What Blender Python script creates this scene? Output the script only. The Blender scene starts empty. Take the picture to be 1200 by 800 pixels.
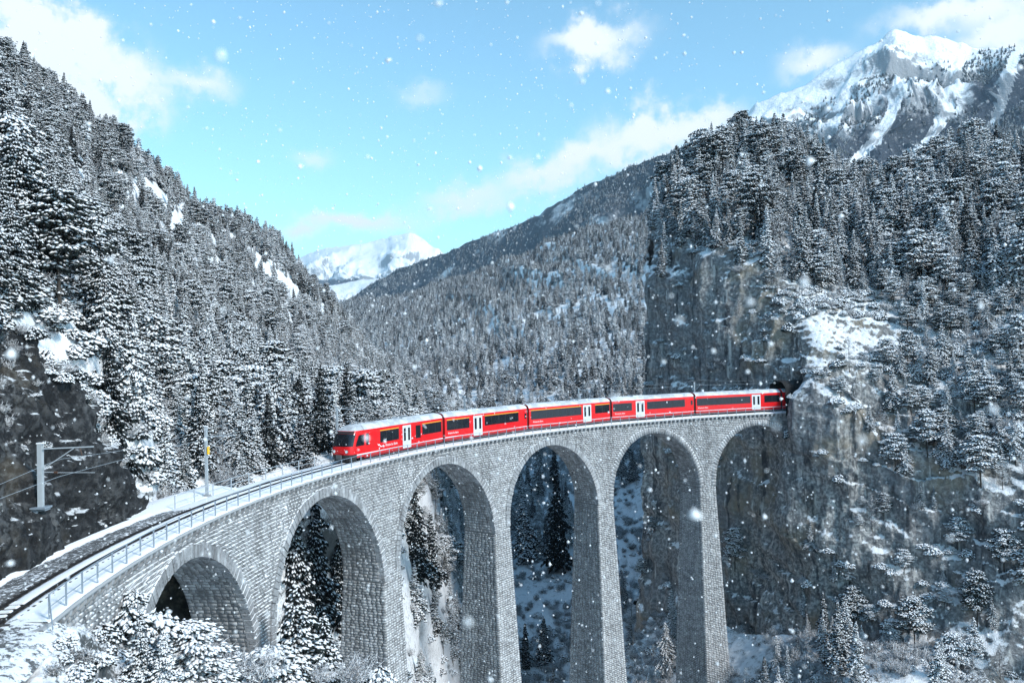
import bpy, math, random
import numpy as np
from mathutils import Matrix, Vector

random.seed(7)
RNG = np.random.default_rng(11)
scene = bpy.context.scene
COL = scene.collection

# ------------------------------------------------------------------ camera
FPX = 960.0                                   # focal length in pixels of the 1200 px wide photograph
CAM = np.array([28.2, 87.9, 11.0])
YAW, PITCH, ROLL = -0.9153, 0.0189, -0.023
_F = np.array([math.cos(YAW)*math.cos(PITCH), math.sin(YAW)*math.cos(PITCH), math.sin(PITCH)])
_R0 = np.array([math.sin(YAW), -math.cos(YAW), 0.0])
_U0 = np.cross(_R0, _F)
_R = _R0*math.cos(ROLL) + _U0*math.sin(ROLL)
_U = -_R0*math.sin(ROLL) + _U0*math.cos(ROLL)

def at(x, y, t):
    """world point seen at photograph pixel (x, y), t metres deep"""
    return CAM + t*(_F + _R*(x-600)/FPX - _U*(y-400)/FPX)

def project(P):
    d = np.asarray(P, float) - CAM
    z = d @ _F
    zz = np.where(np.abs(z) < 1e-6, 1e-6, z)
    return 600 + FPX*(d @ _R)/zz, 400 - FPX*(d @ _U)/zz, z

cam_data = bpy.data.cameras.new('camera')
cam = bpy.data.objects.new('camera', cam_data)
COL.objects.link(cam)
m = Matrix.Identity(4)
for i in range(3):
    m[i][0], m[i][1], m[i][2], m[i][3] = _R[i], _U[i], -_F[i], CAM[i]
cam.matrix_world = m
cam_data.sensor_width = 36.0
cam_data.lens = FPX/1200*36
cam_data.clip_start = 0.2
cam_data.clip_end = 60000
cam_data.dof.use_dof = True
cam_data.dof.focus_distance = 100.0
cam_data.dof.aperture_fstop = 1.0
scene.camera = cam

# ------------------------------------------------------------------ sky, sun, exposure
SUN_EL = math.radians(36)
_back = -np.array([_F[0], _F[1]]); _right = np.array([_R0[0], _R0[1]])
_sd = _back*0.72 + _right*0.88
SUN_AZ = math.atan2(_sd[1], _sd[0])
SUN_DIR = Vector((math.cos(SUN_AZ)*math.cos(SUN_EL), math.sin(SUN_AZ)*math.cos(SUN_EL), math.sin(SUN_EL)))

world = bpy.data.worlds.new('World')
scene.world = world
world.use_nodes = True
wn, wl = world.node_tree.nodes, world.node_tree.links
wn.clear()
SKY_STRENGTH = 0.135
def wnode(t, **k):
    n = wn.new(t)
    for a, b in k.items():
        setattr(n, a, b)
    return n
def wmath(op, a, b=None, c=None):
    n = wnode('ShaderNodeMath', operation=op)
    for i, v in enumerate((a, b, c)):
        if v is None:
            continue
        if isinstance(v, (int, float)):
            n.inputs[i].default_value = v
        else:
            wl.new(v, n.inputs[i])
    return n.outputs[0]
sky = wnode('ShaderNodeTexSky', sky_type='NISHITA', sun_disc=False)
sky.sun_elevation = SUN_EL
sky.sun_rotation = math.pi/2 - SUN_AZ
sky.altitude = 1000
sky.air_density = 1.0
sky.dust_density = 0.6
sky.ozone_density = 1.0
tint = wnode('ShaderNodeMix', data_type='RGBA', blend_type='MULTIPLY')
tint.inputs[0].default_value = 1.0
wl.new(sky.outputs[0], tint.inputs[6])
tint.inputs[7].default_value = (.90, 1.21, 1.10, 1)
# clouds: soft white puffs in the sky, placed by compass bearing and height above the horizon
tc = wnode('ShaderNodeTexCoord')
sep = wnode('ShaderNodeSeparateXYZ')
wl.new(tc.outputs['Generated'], sep.inputs[0])
az = wmath('ARCTAN2', sep.outputs[1], sep.outputs[0])
el = wmath('ARCSINE', sep.outputs[2])
n1 = wnode('ShaderNodeTexNoise'); n1.inputs['Scale'].default_value = 7.0; n1.inputs['Detail'].default_value = 7; n1.inputs['Roughness'].default_value = .58
wl.new(tc.outputs['Generated'], n1.inputs['Vector'])
n2 = wnode('ShaderNodeTexNoise'); n2.inputs['Scale'].default_value = 26.0; n2.inputs['Detail'].default_value = 6; n2.inputs['Roughness'].default_value = .6
wl.new(tc.outputs['Generated'], n2.inputs['Vector'])
CLOUDS = [  # bearing/elevation from photograph pixel, half sizes in degrees, strength
    (35, 35, 4.6, 3.0, .8), (105, 85, 3.2, 3.0, .95), (690, 48, 3.6, 1.4, .95), (232, 96, 2.6, .9, .6), (775, 158, 3.6, 1.9, .95), (855, 140, 2.4, 1.2, .5),
    (965, 68, 2.2, 1.2, .7), (1190, 35, 2.8, 1.4, .9), (1130, 8, 4.2, .8, .8), (365, 184, 1.6, .7, .5), (402, 256, 2.0, .5, .5),
    (350, 272, 1.4, 1.0, .6), (545, 235, 4.0, 1.2, .6), (650, 205, 4.4, 1.3, .7), (430, 262, 4.0, .9, .45), (495, 110, 2.4, 1.0, .4), (690, 180, 2.2, .9, .6)]
total = None
for (cx, cy, wa, we, st) in CLOUDS:
    d = at(cx, cy, 1.0) - CAM
    d = d/np.linalg.norm(d)
    a0, e0 = math.atan2(d[1], d[0]), math.asin(d[2])
    ua = wmath('MULTIPLY', wmath('SUBTRACT', az, a0), 1/math.radians(wa))
    ue = wmath('MULTIPLY', wmath('SUBTRACT', el, e0), 1/math.radians(we))
    ua = wmath('ADD', ua, wmath('MULTIPLY', wmath('SUBTRACT', n1.outputs[0], .5), 3.0))
    ue = wmath('ADD', ue, wmath('MULTIPLY', wmath('SUBTRACT', n2.outputs[0], .5), 4.2))
    q = wmath('ADD', wmath('MULTIPLY', ua, ua), wmath('MULTIPLY', ue, ue))
    g = wmath('MULTIPLY', wmath('POWER', 2.718, wmath('MULTIPLY', q, -1.0)), st)
    total = g if total is None else wmath('ADD', total, g)
# a thin scatter of the same small clouds all round the sky
n3 = wnode('ShaderNodeTexNoise'); n3.inputs['Scale'].default_value = 3.2; n3.inputs['Detail'].default_value = 8; n3.inputs['Roughness'].default_value = .6
wl.new(tc.outputs['Generated'], n3.inputs['Vector'])
thin = wmath('MULTIPLY', wmath('SUBTRACT', n3.outputs[0], .60), 1.2)
thin = wmath('MAXIMUM', thin, 0.0)
total = wmath('ADD', total, thin)
sm = wnode('ShaderNodeMapRange', interpolation_type='SMOOTHSTEP')
wl.new(total, sm.inputs[0]); sm.inputs[1].default_value = .05; sm.inputs[2].default_value = .85; sm.inputs[4].default_value = .92
fac = sm.outputs[0]
mixc = wnode('ShaderNodeMix', data_type='RGBA')
wl.new(fac, mixc.inputs[0])
wl.new(tint.outputs[2], mixc.inputs[6])
mixc.inputs[7].default_value = (4.6, 4.85, 5.0, 1)
bg = wnode('ShaderNodeBackground')
bg.inputs[1].default_value = SKY_STRENGTH
wl.new(mixc.outputs[2], bg.inputs[0])
wo = wnode('ShaderNodeOutputWorld')
wl.new(bg.outputs[0], wo.inputs[0])

sun_data = bpy.data.lights.new('sun', 'SUN')
sun_data.energy = 2.3
sun_data.angle = math.radians(11)
sun_data.color = (1.0, 0.97, 0.93)
sun = bpy.data.objects.new('sun', sun_data)
COL.objects.link(sun)
sun.rotation_euler = SUN_DIR.to_track_quat('Z', 'Y').to_euler()

scene.view_settings.view_transform = 'Standard'
scene.view_settings.look = 'None'
scene.view_settings.exposure = 0.90
scene.view_settings.gamma = 1.0
scene.view_settings.use_curve_mapping = False
scene.cycles.use_denoising = True
scene.cycles.max_bounces = 5
scene.cycles.diffuse_bounces = 2
scene.cycles.volume_bounces = 0
scene.cycles.glossy_bounces = 2
scene.cycles.transparent_max_bounces = 4

# ------------------------------------------------------------------ helpers
def tag(o, label=None, cat=None, group=None, kind=None):
    if label: o['label'] = label
    if cat: o['category'] = cat
    if group: o['group'] = group
    if kind: o['kind'] = kind
    return o

def mesh_from(name, verts, faces, mats=(), smooth=False):
    me = bpy.data.meshes.new(name)
    me.from_pydata([tuple(v) for v in verts], [], [tuple(f) for f in faces])
    for mt in mats:
        me.materials.append(mt)
    if smooth:
        me.polygons.foreach_set('use_smooth', [True]*len(me.polygons))
    me.update()
    return me

def mesh_np(name, V, quads=None, tris=None, mats=(), smooth=False):
    """fast mesh from numpy arrays"""
    me = bpy.data.meshes.new(name)
    V = np.asarray(V, np.float32)
    loops, starts, n = [], [], 0
    if quads is not None and len(quads):
        q = np.asarray(quads, np.int32); loops.append(q.ravel()); starts.append(n + np.arange(len(q))*4); n += q.size
    if tris is not None and len(tris):
        t = np.asarray(tris, np.int32); loops.append(t.ravel()); starts.append(n + np.arange(len(t))*3); n += t.size
    loops = np.concatenate(loops); starts = np.concatenate(starts)
    me.vertices.add(len(V)); me.vertices.foreach_set('co', V.ravel())
    me.loops.add(len(loops)); me.loops.foreach_set('vertex_index', loops.astype(np.int32))
    me.polygons.add(len(starts)); me.polygons.foreach_set('loop_start', starts.astype(np.int32))
    if smooth:
        me.polygons.foreach_set('use_smooth', np.ones(len(starts), bool))
    me.update(calc_edges=True)
    me.validate()
    for mt in mats:
        me.materials.append(mt)
    return me

def link(name, me, parent=None, loc=None):
    o = bpy.data.objects.new(name, me)
    COL.objects.link(o)
    if parent is not None:
        o.parent = parent
    if loc is not None:
        o.location = loc
    return o

def empty(name, loc=(0, 0, 0), rz=0.0):
    o = bpy.data.objects.new(name, None)
    COL.objects.link(o)
    o.location = loc
    o.rotation_euler = (0, 0, rz)
    o.empty_display_size = .5
    return o

class MB:
    """collects boxes, bars and polygons into one mesh"""
    def __init__(s):
        s.v, s.f = [], []
    def add(s, v, f):
        b = len(s.v)
        s.v += [tuple(p) for p in v]
        s.f += [tuple(b+i for i in q) for q in f]
        return s
    def box(s, x0, x1, y0, y1, z0, z1):
        v = [(x0,y0,z0),(x1,y0,z0),(x1,y1,z0),(x0,y1,z0),(x0,y0,z1),(x1,y0,z1),(x1,y1,z1),(x0,y1,z1)]
        return s.add(v, [(0,3,2,1),(4,5,6,7),(0,1,5,4),(1,2,6,5),(2,3,7,6),(3,0,4,7)])
    def bar(s, a, b, r, n=6, r2=None):
        a, b = Vector(a), Vector(b)
        d = (b-a).normalized()
        u = d.orthogonal().normalized(); w = d.cross(u)
        r2 = r if r2 is None else r2
        v = []
        for (c, rr) in ((a, r), (b, r2)):
            for k in range(n):
                q = 2*math.pi*k/n
                v.append(c + u*(rr*math.cos(q)) + w*(rr*math.sin(q)))
        f = [(k, (k+1) % n, n+(k+1) % n, n+k) for k in range(n)]
        f += [tuple(range(n-1, -1, -1)), tuple(range(n, 2*n))]
        return s.add(v, f)
    def tube(s, pts, r, n=5):
        pts = [Vector(p) for p in pts]
        v, f = [], []
        for i, p in enumerate(pts):
            d = (pts[min(i+1, len(pts)-1)] - pts[max(i-1, 0)]).normalized()
            u = Vector((0, 0, 1)).cross(d)
            u = u.normalized() if u.length > 1e-4 else d.orthogonal().normalized()
            w = d.cross(u)
            for k in range(n):
                q = 2*math.pi*k/n
                v.append(p + u*(r*math.cos(q)) + w*(r*math.sin(q)))
        for i in range(len(pts)-1):
            for k in range(n):
                f.append((i*n+k, i*n+(k+1) % n, (i+1)*n+(k+1) % n, (i+1)*n+k))
        f += [tuple(range(n-1, -1, -1)), tuple(range((len(pts)-1)*n, len(pts)*n))]
        return s.add(v, f)
    def prism(s, poly, axis, a, b):
        """polygon of 2-D points extruded along an axis ('x': points are (y, z); 'y': points are (x, z))"""
        n = len(poly)
        v = []
        for c in (a, b):
            for (p, q) in poly:
                v.append((c, p, q) if axis == 'x' else (p, c, q))
        f = [(k, (k+1) % n, n+(k+1) % n, n+k) for k in range(n)]
        f += [tuple(range(n-1, -1, -1)), tuple(range(n, 2*n))]
        return s.add(v, f)
    def build(s, name, mat, parent=None, smooth=False):
        me = mesh_from(name, s.v, s.f, (mat,) if mat else (), smooth)
        return link(name, me, parent)

def _h(ix, iy, iz, seed):
    h = (ix.astype(np.uint32)*np.uint32(374761393) + iy.astype(np.uint32)*np.uint32(668265263)
         + iz.astype(np.uint32)*np.uint32(2147483647) + np.uint32(seed*1013904223 & 0xffffffff))
    h = (h ^ (h >> np.uint32(13)))*np.uint32(1274126177)
    h = (h ^ (h >> np.uint32(16)))*np.uint32(2246822519)
    h = h ^ (h >> np.uint32(15))
    return h.astype(np.float64)/4294967295.0

def vnoise(P, seed=0):
    P = np.asarray(P, float)
    i = np.floor(P).astype(np.int64)
    f = P - i
    u = f*f*f*(f*(f*6-15)+10)
    out = 0
    for dx in (0, 1):
        for dy in (0, 1):
            for dz in (0, 1):
                w = (u[..., 0] if dx else 1-u[..., 0])*(u[..., 1] if dy else 1-u[..., 1])*(u[..., 2] if dz else 1-u[..., 2])
                out = out + w*_h(i[..., 0]+dx, i[..., 1]+dy, i[..., 2]+dz, seed)
    return out*2-1

def fbm(P, scale=1.0, octv=5, seed=0, gain=.5, ridged=False):
    P = np.asarray(P, float)*scale
    a, s, tot = 1.0, 0, 0
    for k in range(octv):
        n = vnoise(P, seed+k*17)
        if ridged:
            n = 1-2*np.abs(n)
        s = s + a*n; tot += a
        a *= gain; P = P*2.03 + 11.3
    return s/tot

def polar(R, s, z):
    a = s/100.0
    return np.stack([R*np.cos(a), R*np.sin(a), np.zeros_like(a)+z], -1) if isinstance(s, np.ndarray) or isinstance(R, np.ndarray) or isinstance(z, np.ndarray) \
        else np.array([R*math.cos(a), R*math.sin(a), z])

# ------------------------------------------------------------------ materials
class NT:
    def __init__(s, name):
        s.m = bpy.data.materials.new(name)
        s.m.use_nodes = True
        s.n, s.l = s.m.node_tree.nodes, s.m.node_tree.links
        s.n.clear()
        s.out = s.n.new('ShaderNodeOutputMaterial')
        s.b = s.n.new('ShaderNodeBsdfPrincipled')
        s.l.new(s.b.outputs[0], s.out.inputs[0])
        s.b.inputs['Roughness'].default_value = .8
        s.b.inputs['Specular IOR Level'].default_value = .25
    def node(s, t, **k):
        n = s.n.new(t)
        for a, b in k.items():
            setattr(n, a, b)
        return n
    def put(s, sock, v):
        if isinstance(v, (int, float)):
            sock.default_value = v
        elif isinstance(v, tuple):
            sock.default_value = v if len(v) == 4 or sock.type == 'VECTOR' else v+(1,)
        else:
            s.l.new(v, sock)
    def math(s, op, a, b=0.0, clamp=False):
        n = s.node('ShaderNodeMath', operation=op, use_clamp=clamp)
        s.put(n.inputs[0], a); s.put(n.inputs[1], b)
        return n.outputs[0]
    def mix(s, f, a, b, blend='MIX'):
        n = s.node('ShaderNodeMix', data_type='RGBA', blend_type=blend)
        s.put(n.inputs[0], f); s.put(n.inputs[6], a); s.put(n.inputs[7], b)
        return n.outputs[2]
    def step(s, v, lo, hi):
        n = s.node('ShaderNodeMapRange', interpolation_type='SMOOTHSTEP')
        s.put(n.inputs[0], v); n.inputs[1].default_value = lo; n.inputs[2].default_value = hi
        return n.outputs[0]
    def pos(s, obj=False, scale=(1, 1, 1)):
        if obj:
            o = s.node('ShaderNodeTexCoord').outputs['Object']
        else:
            o = s.node('ShaderNodeNewGeometry').outputs['Position']
        if scale != (1, 1, 1):
            mp = s.node('ShaderNodeMapping')
            s.l.new(o, mp.inputs[0]); mp.inputs['Scale'].default_value = scale
            o = mp.outputs[0]
        return o
    def noise(s, vec, scale, detail=4, rough=.55):
        n = s.node('ShaderNodeTexNoise')
        s.l.new(vec, n.inputs['Vector'])
        n.inputs['Scale'].default_value = scale; n.inputs['Detail'].default_value = detail; n.inputs['Roughness'].default_value = rough
        return n.outputs[0]
    def nz(s):
        g = s.node('ShaderNodeNewGeometry')
        sp = s.node('ShaderNodeSeparateXYZ')
        s.l.new(g.outputs['Normal'], sp.inputs[0])
        return sp.outputs[2]
    def island(s):
        return s.node('ShaderNodeNewGeometry').outputs['Random Per Island']
    def bump(s, h, strength=.4, dist=.1):
        n = s.node('ShaderNodeBump')
        n.inputs['Strength'].default_value = strength; n.inputs['Distance'].default_value = dist
        s.l.new(h, n.inputs['Height'])
        s.l.new(n.outputs[0], s.b.inputs['Normal'])
    def base(s, v):
        s.put(s.b.inputs['Base Color'], v)
        return s
    def rough(s, v):
        s.put(s.b.inputs['Roughness'], v)
        return s

SNOW = (.86, .885, .92)

def plain(name, col, rough=.5, metal=0.0, var=.12, scale=3.0, spec=.4):
    t = NT(name)
    n = t.noise(t.pos(True), scale, 4)
    t.base(t.mix(n, tuple(c*(1-var) for c in col), tuple(min(1, c*(1+var)) for c in col)))
    t.rough(rough); t.b.inputs['Metallic'].default_value = metal; t.b.inputs['Specular IOR Level'].default_value = spec
    return t.m

def rock_mat(name, c0, c1, brown=.3, snow=.62, snow_soft=.14, streak=.5, big=.06, snow_noise=.7, fine=.55):
    t = NT(name)
    p = t.pos()
    a = t.noise(p, big, 6, .6)
    b = t.noise(p, fine, 8, .68)
    c = t.noise(p, fine*4.7, 6, .65)
    col = t.mix(t.step(a, .35, .68), c0, c1)
    col = t.mix(t.step(b, .42, .62), tuple(x*.6 for x in c0), col)
    col = t.mix(t.math('MULTIPLY', t.step(t.noise(p, big*1.9, 5, .6), .5, .68), brown), col, (.30, .245, .17))
    st = t.noise(t.pos(False, (.55, .55, .035)), 1.0, 7, .65)
    col = t.mix(t.math('MULTIPLY', t.step(st, .52, .66), streak), col, (.022, .026, .034))
    st2 = t.noise(t.pos(False, (.8, .8, .05)), 1.3, 6, .6)
    col = t.mix(t.math('MULTIPLY', t.step(st2, .56, .7), streak*.55), col, tuple(min(1, x*1.7) for x in c1))
    col = t.mix(t.math('MULTIPLY', t.step(c, .56, .72), .45), col, tuple(x*.4 for x in c0))
    s = t.math('ADD', t.nz(), t.math('MULTIPLY', t.math('SUBTRACT', b, .5), snow_noise))
    s = t.math('ADD', s, t.math('MULTIPLY', t.math('SUBTRACT', c, .5), snow_noise*.55))
    sf = t.step(s, snow-snow_soft, snow+snow_soft)
    t.base(t.mix(sf, col, SNOW))
    h = t.math('ADD', b, t.math('MULTIPLY', c, .35))
    t.bump(h, .9, .6)
    t.rough(.85)
    return t.m

def snow_ground_mat(name, fleck=.5, fl_scale=1.2, rock=.45, dark=(.035, .04, .04)):
    """lying snow with stems, stones and dead grass poking through; bare where it is steep"""
    t = NT(name)
    p = t.pos()
    a = t.noise(p, .05, 5, .6)
    b = t.noise(p, fl_scale, 8, .72)
    c = t.noise(p, fl_scale*4, 5, .6)
    f = t.math('ADD', t.math('MULTIPLY', t.step(b, .50, .62), fleck), t.math('MULTIPLY', t.step(c, .55, .68), fleck*.6))
    f = t.math('MULTIPLY', f, t.step(a, .33, .6))
    s = t.math('ADD', t.nz(), t.math('MULTIPLY', t.math('SUBTRACT', c, .5), .8))
    bare = t.math('SUBTRACT', 1.0, t.step(s, rock-.15, rock+.15))
    f = t.math('MAXIMUM', f, bare)
    dk = t.mix(b, dark, (.13, .135, .14))
    t.base(t.mix(f, t.mix(c, tuple(x*.93 for x in SNOW), SNOW), dk))
    t.bump(t.math('ADD', b, t.math('MULTIPLY', c, .3)), .5, .35)
    return t.m

def far_mat(name, forest=(.03, .04, .05), thresh=.5, snow_top=None, sc=.004):
    """mountain too far away to tell its trees apart: snow with patches of wood"""
    t = NT(name)
    p = t.pos()
    a = t.noise(p, sc, 8, .62)
    b = t.noise(p, sc*14, 6, .7)
    g = t.node('ShaderNodeAttribute', attribute_name='wood').outputs['Fac']
    f = t.math('ADD', g, t.math('MULTIPLY', t.math('SUBTRACT', a, .5), 1.6))
    f = t.step(f, thresh-.12, thresh+.12)
    f = t.math('MULTIPLY', f, t.math('SUBTRACT', 1.0, t.math('MULTIPLY', t.step(b, .55, .72), .55)))
    r = t.math('SUBTRACT', 1.0, t.step(t.math('ADD', t.nz(), t.math('MULTIPLY', t.math('SUBTRACT', b, .5), .6)), .35, .6))
    f = t.math('MAXIMUM', f, t.math('MULTIPLY', r, .7))
    t.base(t.mix(f, SNOW, forest))
    t.bump(b, .6, 14.0)
    return t.m

# ------------------------------------------------------------------ terrain
def catmull(P, n):
    """resample rows of control points P[k, ...] to n rows along axis 0"""
    k = len(P)
    t = np.linspace(0, k-1, n)
    i = np.clip(np.floor(t).astype(int), 0, k-2)
    f = (t-i).reshape((-1,)+(1,)*(P.ndim-1))
    p0, p1, p2, p3 = P[np.clip(i-1, 0, k-1)], P[i], P[i+1], P[np.clip(i+2, 0, k-1)]
    return .5*((2*p1)+(-p0+p2)*f+(2*p0-5*p1+4*p2-p3)*f*f+(-p0+3*p1-3*p2+p3)*f**3)

def grid_normals(P):
    du = np.gradient(P, axis=1); dv = np.gradient(P, axis=0)
    n = np.cross(du, dv)
    n /= np.linalg.norm(n, axis=-1, keepdims=True)+1e-9
    return n

def surface(rows, nu, nv):
    G = np.array([[at(*c) for c in r] for r in rows])
    P = catmull(G, nv)
    P = np.swapaxes(catmull(np.swapaxes(P, 0, 1), nu), 0, 1)
    return P

def orient(P):
    n = grid_normals(P)
    c = (CAM - P)
    if (n*c).sum() < 0:
        P = P[:, ::-1]
        n = grid_normals(P)
    return P, n

def grid_mesh(name, P, mat, keep=None, attr=None, smooth=True):
    nv, nu = P.shape[:2]
    idx = np.arange(nv*nu).reshape(nv, nu)
    q = np.stack([idx[:-1, :-1], idx[:-1, 1:], idx[1:, 1:], idx[1:, :-1]], -1).reshape(-1, 4)
    if keep is not None:
        q = q[keep.reshape(-1)]
    me = mesh_np(name, P.reshape(-1, 3), quads=q, mats=(mat,), smooth=smooth)
    if attr is not None:
        a = me.attributes.new('wood', 'FLOAT', 'POINT')
        a.data.foreach_set('value', attr.astype(np.float32).ravel())
    return me

MAT_LEFT = snow_ground_mat('snowy_forest_floor', .5, 1.1, -.05)
MAT_VALLEY = snow_ground_mat('snowy_valley_slope', .6, .6, .16)
MAT_FRONT = snow_ground_mat('snowy_bank', 1.0, 1.1, .64)
MAT_CLIFF = rock_mat('limestone_cliff', (.26, .268, .28), (.54, .535, .515), .65, .60, .07, .8, .045, .75, 1.5)
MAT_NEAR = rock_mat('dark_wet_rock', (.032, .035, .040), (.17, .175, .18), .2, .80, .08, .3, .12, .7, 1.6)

# --- left mountain: gorge side, shelf behind the track, slope up to the ridge and over it
L_rows = [
    [(-260, 900, 40), (-150, 900, 44), (0, 900, 50), (90, 900, 58), (150, 900, 64), (215, 900, 70), (320, 930, 84), (395, 960, 100), (445, 920, 100), (466, 920, 108), (480, 860, 125), (560, 1000, 200)],
    [(-260, 640, 44), (-150, 640, 46), (0, 600, 52), (90, 640, 62), (150, 660, 67), (215, 690, 71), (305, 690, 84), (388, 690, 102), (436, 680, 108), (460, 660, 118), (474, 640, 150), (560, 800, 230)],
    [(-260, 160, 48), (-150, 240, 51), (0, 332, 57), (90, 405, 65), (150, 490, 70), (192, 572, 74), (262, 570, 82), (335, 548, 95), (415, 530, 116), (474, 520, 150), (500, 518, 260), (580, 640, 350)],
    [(-260, 90, 70), (-150, 160, 75), (0, 250, 88), (85, 330, 98), (150, 410, 105), (205, 470, 110), (280, 490, 122), (350, 495, 150), (420, 490, 195), (474, 490, 280), (545, 500, 420), (640, 560, 520)],
    [(-260, 20, 110), (-150, 80, 120), (0, 180, 135), (80, 255, 150), (150, 330, 165), (215, 385, 180), (285, 420, 205), (350, 440, 255), (420, 455, 330), (470, 470, 440), (545, 486, 560), (620, 520, 640)],
    [(-260, -60, 155), (-150, 10, 165), (0, 125, 180), (75, 180, 205), (145, 245, 235), (215, 300, 265), (285, 345, 300), (345, 375, 355), (405, 415, 430), (455, 445, 530), (528, 476, 640), (600, 500, 720)],
    [(-260, -100, 200), (-150, -30, 205), (0, 92, 222), (70, 134, 258), (140, 190, 304), (220, 240, 352), (290, 284, 412), (342, 318, 470), (392, 376, 545), (440, 428, 625), (515, 470, 710), (580, 495, 780)],
    [(-260, -70, 260), (-150, 10, 265), (0, 140, 290), (80, 190, 330), (150, 245, 380), (240, 290, 440), (310, 330, 500), (365, 370, 560), (415, 425, 640), (460, 470, 720), (540, 500, 800), (600, 530, 860)],
]
P = surface(L_rows, 330, 300)
n = grid_normals(P)
if (n*(CAM-P)).sum() < 0: n = -n
rel = np.linspace(0, 1, P.shape[0])[:, None]
depth = np.clip(((P-CAM) @ _F)/200, .25, 3)
P = P + n*(fbm(P, 1/38, 5, 3)*4.5*depth)[..., None]*np.clip((rel-.16)*6, .25, 1)[..., None]
P = P + n*(fbm(P, 1/7, 4, 9, ridged=True)*.8)[..., None]
# keep the shelf clear of the track bed
rad = np.hypot(P[..., 0], P[..., 1]); ang = np.arctan2(P[..., 1], P[..., 0])*100
near = (ang > -75) & (rad < 104.6) & (P[..., 2] > -6)
P[..., 2] = np.where(near, np.minimum(P[..., 2], -1.0), P[..., 2])
LEFT = P
o = link('left_mountain', grid_mesh('left_mountain', LEFT, MAT_LEFT))
tag(o, 'snowy wooded mountainside on the left behind the track', None, None, 'structure')

# --- far side of the gorge, under and beyond the viaduct
V_rows = [
    [(300, 1000, 105), (380, 930, 130), (450, 880, 150), (520, 860, 172), (590, 850, 195), (660, 850, 205), (730, 850, 205), (820, 850, 205)],
    [(300, 800, 150), (380, 740, 190), (450, 715, 225), (520, 700, 250), (590, 700, 258), (660, 700, 255), (730, 700, 245), (820, 700, 235)],
    [(300, 600, 260), (380, 585, 320), (450, 570, 345), (520, 560, 360), (590, 560, 350), (660, 560, 330), (730, 560, 310), (820, 560, 290)],
    [(300, 480, 620), (380, 475, 610), (450, 470, 570), (520, 468, 525), (590, 465, 485), (660, 462, 450), (730, 460, 430), (820, 460, 410)],
    [(300, 410, 1500), (380, 405, 1350), (450, 402, 1080), (520, 398, 880), (590, 392, 770), (660, 385, 700), (730, 380, 650), (820, 370, 600)],
    [(300, 385, 2200), (380, 378, 1900), (450, 372, 1550), (520, 358, 1300), (590, 340, 1100), (660, 320, 970), (730, 305, 880), (820, 280, 800)],
    [(300, 374, 3000), (380, 366, 2600), (450, 359, 2200), (520, 343, 1850), (590, 320, 1550), (660, 291, 1330), (730, 266, 1180), (820, 235, 1060)],
    [(300, 390, 3300), (380, 385, 2900), (450, 380, 2500), (520, 360, 2150), (590, 340, 1850), (660, 310, 1600), (730, 280, 1450), (820, 250, 1300)],
]
P = surface(V_rows, 220, 260)
n = grid_normals(P)
if (n*(CAM-P)).sum() < 0: n = -n
depth = np.clip(((P-CAM) @ _F)/500, .25, 4)
P = P + n*(fbm(np.stack([P @ _R0+.8*P[..., 2], P @ _F*.25, P[..., 2]*.4], -1), 1/90, 5, 21, ridged=True)*8.5*depth)[..., None]
P = P + n*(fbm(P, 1/14, 4, 23, ridged=True)*1.1)[..., None]
VALLEY = P
o = link('valley_slope', grid_mesh('valley_slope', VALLEY, MAT_VALLEY))
tag(o, 'snowy wooded slope across the gorge', None, None, 'structure')

# --- right-hand cliff with the tunnel, the wooded brow above it
R_rows = [
    [(752, 930, 176), (800, 930, 168), (850, 930, 158), (900, 930, 150), (942, 930, 139), (1000, 930, 130), (1060, 930, 124), (1130, 930, 118), (1200, 930, 114), (1330, 930, 110)],
    [(754, 780, 178), (800, 780, 170), (850, 780, 161), (900, 780, 153), (944, 780, 142), (1000, 780, 134), (1060, 780, 128), (1130, 780, 122), (1200, 780, 118), (1330, 780, 114)],
    [(758, 650, 180), (800, 650, 172), (850, 650, 163), (900, 650, 155), (944, 650, 143), (1000, 650, 138), (1060, 650, 134), (1130, 650, 130), (1200, 650, 125), (1330, 650, 120)],
    [(760, 545, 181), (800, 545, 174), (850, 545, 165), (900, 545, 156), (946, 545, 144), (1000, 545, 140), (1060, 545, 137), (1130, 545, 133), (1200, 545, 129), (1330, 545, 125)],
    [(762, 465, 182), (800, 465, 175), (850, 465, 166), (900, 465, 157), (946, 465, 144), (1000, 465, 142), (1060, 465, 142), (1130, 465, 140), (1200, 465, 137), (1330, 465, 132)],
    [(764, 385, 184), (800, 385, 177), (850, 385, 168), (900, 385, 160), (950, 390, 152), (1000, 390, 153), (1060, 390, 154), (1130, 390, 151), (1200, 390, 148), (1330, 390, 144)],
    [(766, 320, 187), (800, 305, 181), (850, 295, 173), (900, 300, 168), (950, 330, 166), (1000, 335, 168), (1060, 330, 168), (1130, 325, 165), (1200, 320, 162), (1330, 310, 158)],
    [(768, 285, 196), (800, 260, 195), (850, 240, 194), (900, 240, 192), (950, 265, 190), (1000, 280, 190), (1060, 275, 189), (1130, 260, 186), (1200, 262, 182), (1330, 255, 178)],
    [(770, 265, 214), (802, 222, 224), (850, 190, 235), (900, 186, 242), (948, 200, 246), (1000, 232, 246), (1060, 232, 242), (1130, 196, 236), (1200, 208, 228), (1330, 200, 220)],
    [(772, 330, 250), (806, 300, 270), (852, 280, 290), (900, 280, 300), (950, 290, 300), (1002, 310, 300), (1060, 310, 300), (1130, 290, 295), (1200, 290, 285), (1330, 280, 280)],
]
P = surface(R_rows, 400, 420)
n = grid_normals(P)
if (n*(CAM-P)).sum() < 0: n = -n
steep = np.clip(1.25-np.abs(n[..., 2])*1.3, .15, 1)
base = P.copy()
Q = base*np.array([1, 1, .42])
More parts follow.
